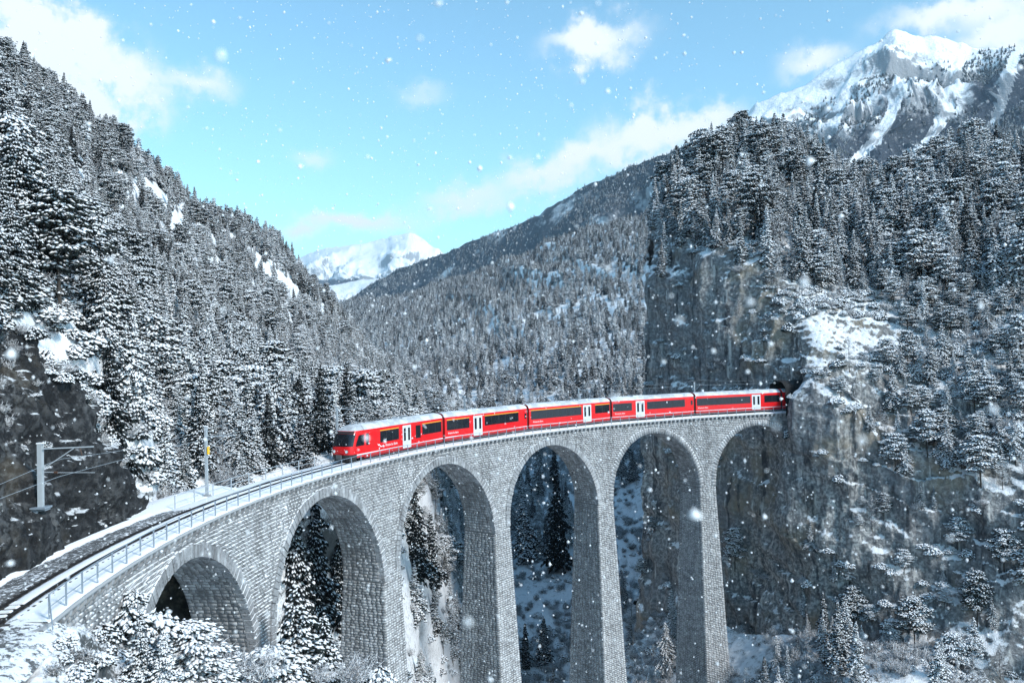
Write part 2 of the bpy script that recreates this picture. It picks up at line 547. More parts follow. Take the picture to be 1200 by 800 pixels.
P = P + n*(fbm(Q, 1/26, 5, 41)*5.0*steep)[..., None]
P = P + n*(fbm(base*np.array([1, 1, .5]), 1/8.0, 5, 43, ridged=True)*1.9*steep)[..., None]
# ledges: level bands pushed out and in
alr = base @ _R0; dep = base[..., 0]*_F[0]+base[..., 1]*_F[1]
led = fbm(np.stack([alr*.30, dep*.3, base[..., 2]+.62*alr], -1), 1/7.0, 5, 47)
P = P + n*(np.clip(led*2.2, -1, 1)*1.15*steep)[..., None]
ph = (base[..., 2]+.42*alr+11*fbm(base, 1/21, 5, 45))/6.5
saw = ph-np.floor(ph)
lm = np.clip(.12+fbm(base, 1/11, 4, 46)*2.6, 0, 1)*np.clip((alr-alr[:, 0].min() if alr[0, 0] < alr[0, -1] else alr-alr[:, -1].min())/25-.4, .0, 1)
P = P + n*((saw-.5)*1.7*lm*steep)[..., None]
vert = fbm(np.stack([alr*1.0, dep, base[..., 2]*.16+.3*alr], -1), 1/6.0, 5, 48, ridged=True)
P = P + n*(vert*1.3*steep)[..., None]
P = P + n*(fbm(base, 1/2.2, 3, 49, ridged=True)*.35)[..., None]
# the left end of the cliff turns a corner and runs back from the gorge
cu = np.clip(1-np.arange(P.shape[1])/16.0, 0, 1)
CLIFF = P
# stay clear of the railway: push the face back outside the tunnel mouth
rad = np.hypot(P[..., 0], P[..., 1]); ang = np.arctan2(P[..., 1], P[..., 0])*100
hit = (np.abs(rad-100) < 3.4) & (P[..., 2] > -4.0) & (P[..., 2] < 7) & (ang > -67.5)
P[hit] = polar(rad, np.full_like(rad, -67.5)+fbm(P, .6, 3, 3)*.8, P[..., 2])[hit]
CEN = .25*(P[:-1, :-1]+P[1:, :-1]+P[:-1, 1:]+P[1:, 1:])
crad = np.hypot(CEN[..., 0], CEN[..., 1]); cang = np.arctan2(CEN[..., 1], CEN[..., 0])*100
inhole = (np.abs(crad-100) < 2.45) & (CEN[..., 2] > -.4) & (CEN[..., 2] < 4.2+np.sqrt(np.clip(2.45**2-(crad-100)**2, 0, None))*.62) & (cang > -90) & (cang < -55)
o = link('right_cliff', grid_mesh('right_cliff', CLIFF, MAT_CLIFF, keep=~inhole))
tag(o, 'sheer grey rock cliff with the tunnel mouth', None, None, 'structure')
# corner return of the cliff, running away behind its left edge
edge = CLIFF[:, 0] if np.mean(project(CLIFF[:, 0])[0]) < np.mean(project(CLIFF[:, -1])[0]) else CLIFF[:, -1]
back = np.array([_F[0], _F[1], 0]) + .35*_R
K = 26
ret = np.stack([edge + back*(k*k*.22) for k in range(K)], 1)
wob = fbm(ret*np.array([1, 1, .4]), 1/9, 4, 61)[..., None]*np.linspace(0, 1, K)[None, :, None]*3
ret = ret + wob*_R
o = link('cliff_return', grid_mesh('cliff_return', ret, MAT_CLIFF))
tag(o, 'side of the rock cliff turning away above the gorge', None, None, 'structure')

# tunnel lining
prof = [(-2.5, -.5), (-2.5, 3.6)] + [(2.5*math.cos(a), 4.1+1.55*math.sin(a)) for a in np.linspace(math.pi*.93, math.pi*.07, 9)] + [(2.5, 3.6), (2.5, -.5)]
vv, ff = [], []
ss = list(np.linspace(-63.0, -125, 32))
for s in ss:
    for (r, z) in prof:
        j = .12*random.uniform(-1, 1)
        vv.append(polar(100+r*(1+j*.2), s, z+j))
n_ = len(prof)
for i in range(len(ss)-1):
    for k in range(n_-1):
        ff.append((i*n_+k, i*n_+k+1, (i+1)*n_+k+1, (i+1)*n_+k))
ff.append(tuple(range((len(ss)-1)*n_, len(ss)*n_)))
TUN_V, TUN_F = vv, ff

# --- near rock face rising straight from the track bed on the left
ns, nz_ = 330, 190
sgrid = np.linspace(56.5, 128, ns)
hh = np.interp(sgrid, [56.5, 58.5, 61, 66, 72, 80, 95, 128], [.8, 4, 9, 14.5, 17, 19.5, 24, 30])
ln = np.interp(sgrid, [56.5, 60, 66, 80, 128], [2.5, 3.2, 4.5, 5.5, 7])
vgrid = np.linspace(-.08, 1.12, nz_)
S, W = np.meshgrid(sgrid, vgrid)
H = hh[None, :]*W
R = 103.0 + ln[None, :]*np.clip(W, 0, 1)**1.35 + np.clip(W-1, 0, 1)*60 + np.interp(S, [56.5, 60, 70], [1.6, .7, 0])
H = np.where(W > 1, hh[None, :]*(1+(W-1)*.35), H)
P = polar(R, S, H)
n = grid_normals(P)
if (n*(CAM-P)).sum() < 0: n = -n
fade = np.clip(W*8+.4, .15, 1)
d = fbm(P*np.array([1, 1, .7]), 1/7.5, 5, 71)*1.7 + fbm(P, 1/3.0, 5, 73, ridged=True)*1.0 + fbm(P, 1/1.1, 4, 75, ridged=True)*.34
P = P + n*(d*fade)[..., None]
rad = np.hypot(P[..., 0], P[..., 1])
low = P[..., 2] < 6
rad2 = np.where(low & (rad < 102.75), 102.75+.05*np.abs(d), rad)
P[..., 0] *= rad2/rad; P[..., 1] *= rad2/rad
NEARROCK = P
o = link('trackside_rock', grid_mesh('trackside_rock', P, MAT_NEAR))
tag(o, 'black rock face beside the track on the left', None, None, 'structure')

# --- rock knoll behind the first arch
ng = 70
u, v = np.meshgrid(np.linspace(0, 2*math.pi, ng), np.linspace(.02, math.pi*.62, ng//2))
kc = polar(107.0, 48.5, -17.0)
P = np.stack([kc[0]+5.0*np.sin(v)*np.cos(u), kc[1]+5.0*np.sin(v)*np.sin(u), kc[2]+11.5*np.cos(v)], -1)
nn = (P-kc)/np.linalg.norm(P-kc, axis=-1, keepdims=True)
P = P + nn*(fbm(P, 1/4, 5, 81, ridged=True)*1.9+fbm(P, 1/1.2, 3, 83)*.3)[..., None]
P[:, -1] = P[:, 0]
MAT_KNOLL = rock_mat('mossy_rock', (.06, .062, .058), (.17, .16, .125), .5, .75, .12, .25, .2)
o = link('rock_knoll', grid_mesh('rock_knoll', P, MAT_KNOLL))
tag(o, 'brown rock knoll behind the nearest arch', None, None, 'structure')

# --- bank in front of the near abutment, falling into the gorge
B_rows = [
    [(-160, 800, 27.5), (-60, 780, 32), (0, 752, 36), (55, 724, 39.5), (95, 712, 42.5), (150, 735, 46), (200, 775, 50), (265, 830, 56), (345, 900, 63), (440, 990, 72), (560, 1150, 84)],
    [(-160, 860, 24), (-60, 830, 28), (0, 795, 31.5), (60, 770, 35), (110, 765, 38), (170, 800, 42), (225, 850, 46), (290, 900, 52), (370, 980, 58), (460, 1080, 66), (580, 1260, 78)],
    [(-200, 960, 19), (-80, 920, 23), (0, 880, 26), (70, 860, 29), (130, 870, 32), (190, 910, 36), (250, 960, 40), (320, 1020, 46), (400, 1120, 52), (500, 1260, 60), (600, 1460, 72)],
    [(-300, 1300, 14), (-150, 1250, 17), (0, 1200, 19), (90, 1200, 22), (160, 1230, 25), (220, 1300, 28), (290, 1380, 32), (370, 1460, 36), (450, 1560, 42), (540, 1700, 50), (640, 1900, 62)],
]
P = surface(B_rows, 200, 110)
n = grid_normals(P)
if (n*(CAM-P)).sum() < 0: n = -n
P = P + n*(fbm(P, 1/6, 5, 91)*1.1+fbm(P, 1/1.5, 5, 93, ridged=True)*.45)[..., None]
rad = np.hypot(P[..., 0], P[..., 1]); ang = np.arctan2(P[..., 1], P[..., 0])*100
cap = np.where(rad > 95.5, -.25-np.clip(97.6-rad, 0, 3)*.3, 50.0)
P[..., 2] = np.minimum(P[..., 2], cap)
BANK = P
o = link('snowy_bank', grid_mesh('snowy_bank', P, MAT_FRONT))
tag(o, 'snowy rocky bank below the near end of the track', None, None, 'structure')

# --- gorge floor and land to the horizon
me = mesh_from('ground', [(-30000, -30000, -78), (30000, -30000, -78), (30000, 30000, -78), (-30000, 30000, -78)], [(0, 1, 2, 3)], (MAT_VALLEY,))
tag(link('ground', me), 'snow covered valley floor', None, None, 'structure')

# --- foot of the cliff: snowy scree cone under the right-hand rock
S_rows = [
    [(760, 720, 172), (820, 725, 160), (870, 738, 150), (930, 745, 140), (1000, 752, 131), (1080, 765, 126), (1160, 800, 121), (1240, 830, 117)],
    [(740, 760, 168), (810, 765, 155), (860, 772, 144), (925, 778, 133), (995, 785, 124), (1080, 795, 118), (1165, 830, 114), (1250, 860, 110)],
    [(700, 830, 160), (790, 830, 145), (850, 835, 134), (915, 838, 124), (990, 840, 115), (1080, 860, 108), (1180, 900, 103), (1270, 930, 100)],
    [(640, 960, 145), (760, 960, 128), (830, 960, 118), (905, 960, 108), (985, 970, 100), (1080, 990, 94), (1190, 1020, 90), (1290, 1060, 86)],
]
P = surface(S_rows, 190, 120)
n = grid_normals(P)
if (n*(CAM-P)).sum() < 0: n = -n
P = P + n*(fbm(P, 1/14, 5, 101)*2.2+fbm(P, 1/3, 4, 103, ridged=True)*.4)[..., None]
SCREE = P
o = link('scree_slope', grid_mesh('scree_slope', P, MAT_FRONT))
tag(o, 'snowy scree at the foot of the right cliff', None, None, 'structure')

# --- distant mountains
def mountain(name, ridge, base_y, back, nu, nv, amp, seed, mat, label, wood, spur=0.0):
    """ridge: (x, y, t) crest points; the near flank runs down to base_y at 0.62 of the depth"""
    x = np.array(ridge, float)
    tt = np.linspace(0, 1, nu)
    k = np.linspace(0, 1, len(x))
    cr = catmull(x, nu)
    rx, ry, rt = cr[:, 0], cr[:, 1], cr[:, 2]
    C_ = np.array([at(a, b, c) for a, b, c in zip(rx, ry, rt)])
    B_ = np.array([at(a, base_y, c*back) for a, c in zip(rx, rt)])
    w = np.linspace(0, 1, nv)[:, None, None]
    P = C_[None]*(1-w) + B_[None]*w
    sag = np.sin(w[..., 0]*math.pi)
    P[..., 2] -= sag*amp*.9
    edge = np.clip(w[..., 0]*6, .12, 1)
    P[..., 2] += fbm(P, 1/(amp*2.2), 6, seed, ridged=True)*amp*.8*edge
    P[..., 2] += fbm(P, 1/(amp*.45), 5, seed+5, ridged=True)*amp*.16*np.clip(edge, .4, 1)
    wv = np.stack([fbm(P, 1/(amp*1.4), 4, seed+11), fbm(P, 1/(amp*1.4), 4, seed+12), fbm(P, 1/(amp*.6), 4, seed+13)*.35], -1)
    P = P + wv*(amp*.55)*np.clip(w*5, .04, 1)
    # back flank so the crest has thickness
    D_ = C_.copy(); D_[:, :2] += np.array([_F[0], _F[1]])*amp*6; D_[:, 2] -= amp*4
    P = np.concatenate([D_[None], P], 0)
    ww = wood(P, *project(P.reshape(-1, 3))[:2])
    o = link(name, grid_mesh(name, P, mat, attr=ww.reshape(P.shape[:2])))
    tag(o, label, None, None, 'structure')
    return P

FAR_MAT = far_mat('distant_wooded_mountain', (.035, .048, .062), .5, None, .004)
PEAK_MAT = far_mat('distant_snow_peak', (.07, .08, .10), .5, None, .002)
E_ridge = [(780, 215, 2900), (860, 150, 2900), (890, 126, 2850), (930, 108, 2800), (980, 82, 2780), (1010, 64, 2770), (1032, 52, 2765), (1046, 41, 2760), (1060, 44, 2760), (1078, 51, 2755), (1100, 49, 2750), (1125, 56, 2740), (1150, 60, 2700), (1200, 58, 2600), (1320, 60, 2500)]
def wood_e(P, x, y):
    c = np.interp(x, [r[0] for r in E_ridge], [r[1] for r in E_ridge])
    below = (y-c)
    w = np.interp(below, [0, 35, 110], [-.55, .05, .55])
    w = w + np.interp(x, [860, 1000, 1120, 1150, 1200], [0, -.1, .0, .42, .55])
    g = np.abs(np.sin((x+.75*y)*.050+.9*np.sin(y*.03)))        # snow-filled gullies running down the flank
    return w +.18 - np.where(g < .34, .6, 0)*np.clip(1.3-.5*np.clip((x-1120)/60, 0, 1), 0, 1)
EAST = mountain('snowy_mountain', E_ridge, 330, .55, 260, 130, 190, 131, far_mat('east_mountain_wood_and_snow', (.04, .05, .068), .45, None, .006), 'high snowy mountain with a pointed summit behind the cliff', wood_e)

W_ridge = [(300, 430, 5200), (400, 360, 4800), (455, 326, 4500), (500, 308, 4300), (560, 282, 4000), (610, 262, 3800), (660, 236, 3600), (717, 208, 3400), (780, 184, 3200), (850, 160, 3000)]
W2 = mountain('wooded_ridge', W_ridge, 470, .62, 200, 90, 210, 141, FAR_MAT, 'dark blue wooded ridge falling to the left across the valley',
              lambda P, x, y: np.interp(y-np.interp(x, [r[0] for r in W_ridge], [r[1] for r in W_ridge]), [0, 60, 160], [.72, .6, .35]))
F_ridge = [(200, 330, 11500), (320, 312, 11000), (352, 303, 10800), (385, 293, 10500), (420, 288, 10300), (448, 285, 10200), (460, 279, 10100), (478, 276, 10000), (492, 281, 10000), (508, 290, 9900), (540, 305, 9800), (640, 330, 9600)]
W3 = mountain('snow_peak', F_ridge, 420, .6, 240, 120, 420, 151, PEAK_MAT, 'far white snow peak at the head of the valley',
              lambda P, x, y: np.interp(y, [300, 318, 330, 400], [-.8, -.25, .75, .9]))
# low spur with a white field in front of it
G_ridge = [(330, 350, 6500), (370, 338, 6400), (400, 333, 6300), (430, 328, 6200), (455, 326, 6100), (480, 330, 6000), (520, 345, 5900)]
W4 = mountain('meadow_hill', G_ridge, 400, .7, 90, 40, 90, 161, far_mat('meadow_and_wood', (.04, .055, .06), .5, None, .003), 'pale snow meadow on a low hill far down the valley',
              lambda P, x, y: np.interp(y-np.interp(x, [r[0] for r in G_ridge], [r[1] for r in G_ridge]), [0, 14, 24, 60], [-.4, -.3, .7, .8]))

# ------------------------------------------------------------------ viaduct
PIER = [76.0, 51.0, 25.5, 1.0, -22.6, -45.6, -68.5]
HALF = 1.75
CROWN = -2.0
ARCH = []
for i in range(6):
    c = (PIER[i]+PIER[i+1])/2
    r = (PIER[i]-PIER[i+1])/2 - HALF
    ARCH.append((c, r, CROWN-r))
ZJ = -13.2
BAT = .045
def rin(z): return 97.95 + BAT*np.minimum(z, 0)
def rout(z): return 102.05 - BAT*np.minimum(z, 0)
def hpier(z): return HALF + np.clip(ZJ-z, 0, None)*.028
RING = .95

def stone_mat(name, lo, hi, frost=.25):
    t = NT(name)
    p = t.pos()
    isl = t.island()
    b = t.noise(p, 5.0, 6, .65)
    c = t.noise(p, 1.1, 5, .6)
    col = t.mix(t.step(isl, 0, 1), lo, hi)
    col = t.mix(t.math('MULTIPLY', t.step(b, .5, .62), .75), col, tuple(x*.3 for x in lo))
    col = t.mix(t.math('MULTIPLY', t.step(t.noise(t.pos(False, (1, 1, .12)), .5, 5, .6), .48, .66), .6), col, tuple(x*.5 for x in lo))
    f = t.math('MULTIPLY', t.step(t.math('ADD', c, t.math('MULTIPLY', b, .5)), .72, .95), frost)
    f = t.math('MAXIMUM', f, t.step(t.nz(), .55, .8))
    t.base(t.mix(f, col, SNOW))
    t.bump(b, .6, .05)
    t.rough(.9)
    return t.m
MAT_STONE = stone_mat('grey_limestone_blocks', (.21, .213, .22), (.37, .373, .38), .3)
MAT_RING = stone_mat('arch_stone', (.23, .235, .245), (.39, .395, .405), .3)
t = NT('mortar')
t.base(t.mix(t.noise(t.pos(), 1.5, 5), (.12, .123, .13), (.19, .194, .2)))
MAT_MORTAR = t.m
t = NT('coursed_masonry')
br = t.node('ShaderNodeTexBrick')
mp = t.node('ShaderNodeMapping'); t.l.new(t.pos(), mp.inputs[0])
mp.inputs['Rotation'].default_value = (math.pi/2, 0, 0)
t.l.new(mp.outputs[0], br.inputs['Vector'])
br.inputs['Scale'].default_value = 1.0; br.inputs['Brick Width'].default_value = .7; br.inputs['Row Height'].default_value = .36
br.inputs['Mortar Size'].default_value = .02
br.inputs['Color1'].default_value = (.2, .205, .215, 1); br.inputs['Color2'].default_value = (.4, .405, .41, 1); br.inputs['Mortar'].default_value = (.09, .09, .1, 1)
t.base(br.outputs[0]); MAT_COURSE = t.m

viaduct = empty('viaduct', polar(100.0, 4.0, -72))
tag(viaduct, 'curved grey stone railway viaduct on six tall round arches', 'viaduct')
VIA_INV = -np.array(viaduct.location)
def vlink(name, me):
    o = link(name, me, viaduct)
    o.location = VIA_INV
    return o

# core of the wall: everything between and above the openings
def zbot(s):
    for (c, r, zc) in ARCH:
        d = abs(s-c)
        if d < r:
            return zc + math.sqrt(r*r-d*d)
    return ZJ
S0, S1 = 92.0, -75.0
cuts = set(np.round(np.arange(S1, S0+.01, .5), 3))
for (c, r, zc) in ARCH:
    for a in np.linspace(0, math.pi, 49):
        cuts.add(round(c+r*math.cos(a), 3))
cuts = sorted(cuts)
vv, ff = [], []
INS = .06
TOPZ = -.14
for a, b in zip(cuts[:-1], cuts[1:]):
    if b-a < 1e-4: continue
    mid = (a+b)/2
    za, zb = (zbot(a), zbot(b))
    inop = any(abs(mid-c) < r for c, r, _ in ARCH)
    if inop:
        za = [zc+math.sqrt(max(0, r*r-(a-c)**2)) for c, r, zc in ARCH if abs(mid-c) < r][0]
        zb = [zc+math.sqrt(max(0, r*r-(b-c)**2)) for c, r, zc in ARCH if abs(mid-c) < r][0]
    else:
        za = zb = ZJ if mid < 76 else -22.0
    k = len(vv)
    for (s, z0) in ((a, za), (b, zb)):
        vv += [polar(float(rin(TOPZ))+INS, s, TOPZ), polar(float(rin(z0))+INS, s, z0), polar(float(rout(z0))-INS, s, z0), polar(float(rout(TOPZ))-INS, s, TOPZ)]
    ff += [(k, k+1, k+5, k+4), (k+3, k+7, k+6, k+2), (k, k+4, k+7, k+3)]
    if inop: ff.append((k+1, k+2, k+6, k+5))
for pi, p in enumerate(PIER):
    lo = -78.0
    k = len(vv)
    for z in (ZJ, lo):
        h = float(hpier(z)) - (.0 if z == lo else .0) - INS
        for (R_, s) in ((float(rin(z))+INS, p-h), (float(rin(z))+INS, p+h), (float(rout(z))-INS, p+h), (float(rout(z))-INS, p-h)):
            vv.append(polar(R_, s, z))
    ff += [(k, k+4, k+5, k+1), (k+1, k+5, k+6, k+2), (k+2, k+6, k+7, k+3), (k+3, k+7, k+4, k)]
    # straight jamb between each springing and the top of the pier block
    for (c, r, zc) in ARCH:
        for sg in (-1, 1):
            e = c+sg*r
            if abs(e-p) < 2.5:
                k2 = len(vv)
                for z in (zc, ZJ):
                    vv += [polar(float(rin(z))+INS, e, z), polar(float(rout(z))-INS, e, z)]
                ff.append((k2, k2+1, k2+3, k2+2))
                if zc > ZJ:
                    k3 = len(vv)
                    vv += [polar(float(rin(zc))+INS, e, zc), polar(float(rin(ZJ))+INS, e, ZJ), polar(float(rin(ZJ))+INS, p, ZJ), polar(float(rin(zc))+INS, p, zc)]
                    ff.append((k3, k3+1, k3+2, k3+3))
vlink('wall_core', mesh_from('wall_core', vv, ff, (MAT_MORTAR,)))

# every stone: [a_top, b_top, a_bottom, b_bottom, z_top, z_bottom, proud, surface id, fixed value]
rs = random.Random(5)
stones_front = []
def bounds(z):
    """solid stretches of the near face at height z, as (low s, high s)"""
    cutsL = []
    for (c, r, zc) in ARCH:
        if z >= zc:
            ro = r+RING
            if z-zc < ro:
                h = math.sqrt(ro*ro-(z-zc)**2)
                cutsL.append((c-h, c+h))
        else:
            cutsL.append((c-r, c+r))
    edges = [S1]
    for (a, b) in sorted(cutsL):
        edges += [a, b]
    edges.append(88.0)
    return [(edges[i], edges[i+1]) for i in range(0, len(edges), 2)]
CH = .29
z = -.62
while z > -13.0:
    zt, zb = z, z-CH*rs.uniform(.92, 1.08)
    B1, B2 = bounds(zt), bounds(zb)
    if len(B1) != len(B2): B1 = B2
    for (a1, b1), (a2, b2) in zip(B1, B2):
        w = max(b1-a1, b2-a2)
        if w < .12: continue
        u = 0.0
        m0, m1 = a2, b2
        n = max(1, int(round(w/.56)))
        cutu = [0]+sorted(min(max((k+rs.uniform(-.3, .3))/n, .001), .999) for k in range(1, n))+[1]
        for q0, q1 in zip(cutu[:-1], cutu[1:]):
            stones_front.append((a1+(b1-a1)*q0, a1+(b1-a1)*q1, a2+(b2-a2)*q0, a2+(b2-a2)*q1, zt, zb, rs.uniform(.02, .07)))
    z = zb
ZP = z
LOWZ = [-20, -26, -40, -48, -54, -58, -62]
for pi, p in enumerate(PIER):
    z = ZP
    while z > LOWZ[pi]:
        zt, zb = z, z-CH*rs.uniform(.92, 1.08)
        ht, hb = float(hpier(zt)), float(hpier(zb))
        n = max(3, int(round(2*ht/.56)))
        cutu = [0]+sorted((k+rs.uniform(-.28, .28))/n for k in range(1, n))+[1]
        a0 = 0
        for q0, q1 in zip(cutu[:-1], cutu[1:]):
            stones_front.append((p-ht+2*ht*q0, p-ht+2*ht*q1, p-hb+2*hb*q0, p-hb+2*hb*q1, zt, zb, rs.uniform(.02, .07)))
        z = zb
stones_side = []
for pi, p in enumerate(PIER):
    z = (ARCH[pi-1][2] if pi else -12.2)-.10
    while z > LOWZ[pi]:
        zt, zb = z, z-CH*rs.uniform(.92, 1.08)
        n = max(4, int(round((float(rout(zt))-float(rin(zt)))/.58)))
        cutu = [0]+sorted((k+rs.uniform(-.28, .28))/n for k in range(1, n))+[1]
        for q0, q1 in zip(cutu[:-1], cutu[1:]):
            stones_side.append((q0, q1, q0, q1, zt, zb, rs.uniform(.02, .08), p))
        z = zb
stones_arch = []
for (c, r, zc) in ARCH:
    n = int(math.pi*r/.36)
    for k in range(n):
        a0, a1 = math.pi*k/n, math.pi*(k+1)/n
        m_ = 8
        cutu = [0.12]+sorted((j+rs.uniform(-.28, .28))/m_ for j in range(1, m_))+[1]
        for q0, q1 in zip(cutu[:-1], cutu[1:]):
            stones_arch.append((a0, a1, q0, q1, rs.uniform(.02, .07), c, r, zc))

def block_mesh(Bk, Fk):
    """Bk, Fk: (N,4,3) back and front corner loops -> verts, quads"""
    N = len(Bk)
    V = np.concatenate([Bk, Fk], 1).reshape(-1, 3)
    o = (np.arange(N)*8)[:, None]
    q = np.concatenate([o+np.array([[4, 5, 6, 7]]), o+np.array([[0, 1, 5, 4]]), o+np.array([[1, 2, 6, 5]]), o+np.array([[2, 3, 7, 6]]), o+np.array([[3, 0, 4, 7]])], 1).reshape(-1, 4)
    return V, q
J = .022
def quad4(s0t, s1t, s0b, s1b, zt, zb, inset):
    """corner loop: bottom-low, bottom-high, top-high, top-low"""
    jit = RNG.uniform(-.022, .022, (len(s0t), 8))
    ss = np.stack([s0b+inset, s1b-inset, s1t-inset, s0t+inset], 1)+jit[:, :4]
    zz = np.stack([zb+inset, zb+inset, zt-inset, zt-inset], 1)+jit[:, 4:]
    return ss, zz
A = np.array(stones_front)
bs, bz = quad4(A[:, 0], A[:, 1], A[:, 2], A[:, 3], A[:, 4], A[:, 5], J)
fs, fz = quad4(A[:, 0], A[:, 1], A[:, 2], A[:, 3], A[:, 4], A[:, 5], J+.035)
Bk = polar(rin(bz)+INS, bs, bz)
Fk = polar(rin(fz)-A[:, 6:7]-RNG.uniform(0, .02, fs.shape), fs, fz)
# the 300 facing stones that show largest are parts of their own
cen = Fk.mean(1)
px, py, pz = project(cen)
size = (A[:, 1]-A[:, 0])*(A[:, 4]-A[:, 5])/pz**2*np.where((px > 140) & (px < 1195) & (py > 5) & (py < 795) & (py < 560+.9*px), 1, 0)
# stones hidden by the bank and its bushes do not count
size = np.where((px < 330) & (py > 745), 0, size)
order = np.argsort(-size)
own = np.zeros(len(A), bool); own[order[:300]] = True
V, q = block_mesh(Bk[~own], Fk[~own])
all_v, all_q = [V], [q]
for i in order[:300]:
    V1, q1 = block_mesh(Bk[i:i+1], Fk[i:i+1])
    vlink('stone', mesh_from('stone', V1, q1, (MAT_STONE,)))
A = np.array(stones_side)
def side_pts(u, z, d, p):
    R_ = rin(z)*(1-u)+rout(z)*u
    return polar(R_, p+hpier(z)+d, z)
us, zz = quad4(A[:, 0], A[:, 1], A[:, 2], A[:, 3], A[:, 4], A[:, 5], 0)
wd = (rout(A[:, 4])-rin(A[:, 4]))[:, None]
def shrink(a, k): return a.mean(1, keepdims=True)+(a-a.mean(1, keepdims=True))*k
bsu = np.stack([A[:, 0], A[:, 1], A[:, 1], A[:, 0]], 1)+J/wd*np.array([[1, -1, -1, 1]])
fsu = np.stack([A[:, 0], A[:, 1], A[:, 1], A[:, 0]], 1)+(J+.035)/wd*np.array([[1, -1, -1, 1]])
zb_ = np.stack([A[:, 5], A[:, 5], A[:, 4], A[:, 4]], 1)
bz = zb_+J*np.array([[1, 1, -1, -1]]); fz = zb_+(J+.035)*np.array([[1, 1, -1, -1]])+RNG.uniform(-.02, .02, zb_.shape)
V, q = block_mesh(side_pts(bsu, bz, -INS, A[:, 7:8])[:, ::-1], side_pts(fsu, fz, A[:, 6:7], A[:, 7:8])[:, ::-1])
all_v.append(V); all_q.append(q)
A = np.array(stones_arch)
def arch_pts(a, u, d, c, r, zc):
    z = zc+(r-d)*np.sin(a)
    return polar(rin(z)*(1-u)+rout(z)*u, c+(r-d)*np.cos(a), z)
aa = np.stack([A[:, 0], A[:, 0], A[:, 1], A[:, 1]], 1); uu = np.stack([A[:, 2], A[:, 3], A[:, 3], A[:, 2]], 1)
r_ = A[:, 6:7]
sg = np.array([[1, 1, -1, -1]]); su = np.array([[1, -1, -1, 1]])
V, q = block_mesh(arch_pts(aa+sg*J/r_, uu+su*J/4.5, -INS, A[:, 5:6], r_, A[:, 7:8]), arch_pts(aa+sg*(J+.03)/r_, uu+su*(J+.03)/4.5, A[:, 4:5], A[:, 5:6], r_, A[:, 7:8]))
all_v.append(V); all_q.append(q)
off = np.cumsum([0]+[len(v) for v in all_v[:-1]])
o = vlink('facing_stones', mesh_np('facing_stones', np.concatenate(all_v), quads=np.concatenate([q+k for q, k in zip(all_q, off)]), mats=(MAT_STONE,)))
o['kind'] = 'stuff'

# arch rings: each voussoir a block standing slightly proud of the face and reaching under the arch
ring_rest_v, ring_rest_q, nq = [], [], 0
for ai, (c, r, zc) in enumerate(ARCH):
    n = 62
    for k in range(n):
        a0, a1 = math.pi*k/n+.0016, math.pi*(k+1)/n-.0016
        pr = rs.uniform(.07, .13)
        ro = RING+rs.uniform(-.07, .07)
        def ringp(a, rad, d):
            z = zc+rad*math.sin(a)
            return polar(float(rin(z))-d, c+rad*math.cos(a), z)
        rr0, rr1 = r-.03+rs.uniform(-.015, .015), r+ro
        ia = .022/r
        bk = [ringp(a0, rr0, -.62), ringp(a1, rr0, -.62), ringp(a1, rr1, -.1), ringp(a0, rr1, -.1)]
        fk = [ringp(a0+ia, rr0+.02, pr), ringp(a1-ia, rr0+.02, pr), ringp(a1-ia*.9, rr1-.03, pr), ringp(a0+ia*.9, rr1-.03, pr)]
        V1, q1 = block_mesh(np.array([bk]), np.array([fk]))
        if ai < 4:
            vlink('voussoir', mesh_from('voussoir', V1, q1, (MAT_RING,)))
        else:
            ring_rest_v.append(V1); ring_rest_q.append(q1+nq); nq += len(V1)
o = vlink('voussoirs', mesh_np('voussoirs', np.concatenate(ring_rest_v), quads=np.concatenate(ring_rest_q), mats=(MAT_RING,)))
o['kind'] = 'stuff'

# coping slab along both edges with corbels under it
MAT_CONC = plain('edge_concrete', (.36, .37, .38), .85)
def strip(name, prof, s0, s1, step, mat, parent=True, wob=0, seed=0):
    """profile of (R, z) points swept along the curve"""
    ss = np.linspace(s0, s1, max(2, int(abs(s1-s0)/step)))
    n = len(prof)
    V = []
    for (R_, z) in prof:
        V.append(polar(np.full_like(ss, R_), ss, np.full_like(ss, z)))
    V = np.stack(V, 1)
    if wob:
        w = fbm(V, 1.3, 4, seed)*wob
        V[..., 2] += w*np.linspace(0, 1, 1) if False else w
    idx = np.arange(len(ss)*n).reshape(len(ss), n)
    q = np.stack([idx[:-1, :-1], idx[1:, :-1], idx[1:, 1:], idx[:-1, 1:]], -1).reshape(-1, 4)
    return mesh_np(name, V.reshape(-1, 3), quads=q, mats=(mat,))
vlink('coping', strip('coping', [(98.1, -.17), (97.55, -.17), (97.53, -.02), (97.62, .0), (98.4, .0)], 84, -70, .5, MAT_CONC))
vlink('coping', strip('coping', [(101.6, .0), (102.3, .0), (102.4, -.02), (102.38, -.16), (101.9, -.40)], 84, -70, .5, MAT_CONC))
cb = MB().prism([(-.38, -.175), (.06, -.175), (.06, -.66), (-.16, -.60), (-.36, -.36)], 'y', -.16, .16)   # (x = inwards, z)
me = mesh_from('corbel', cb.v, cb.f, (MAT_RING,))
s = 82.5
while s > -67:
    o = link('corbel', me, viaduct)
    o.location = Vector(polar(97.93, s, 0)) + Vector(VIA_INV)
    o.rotation_euler = (0, 0, s/100)
    s -= .92

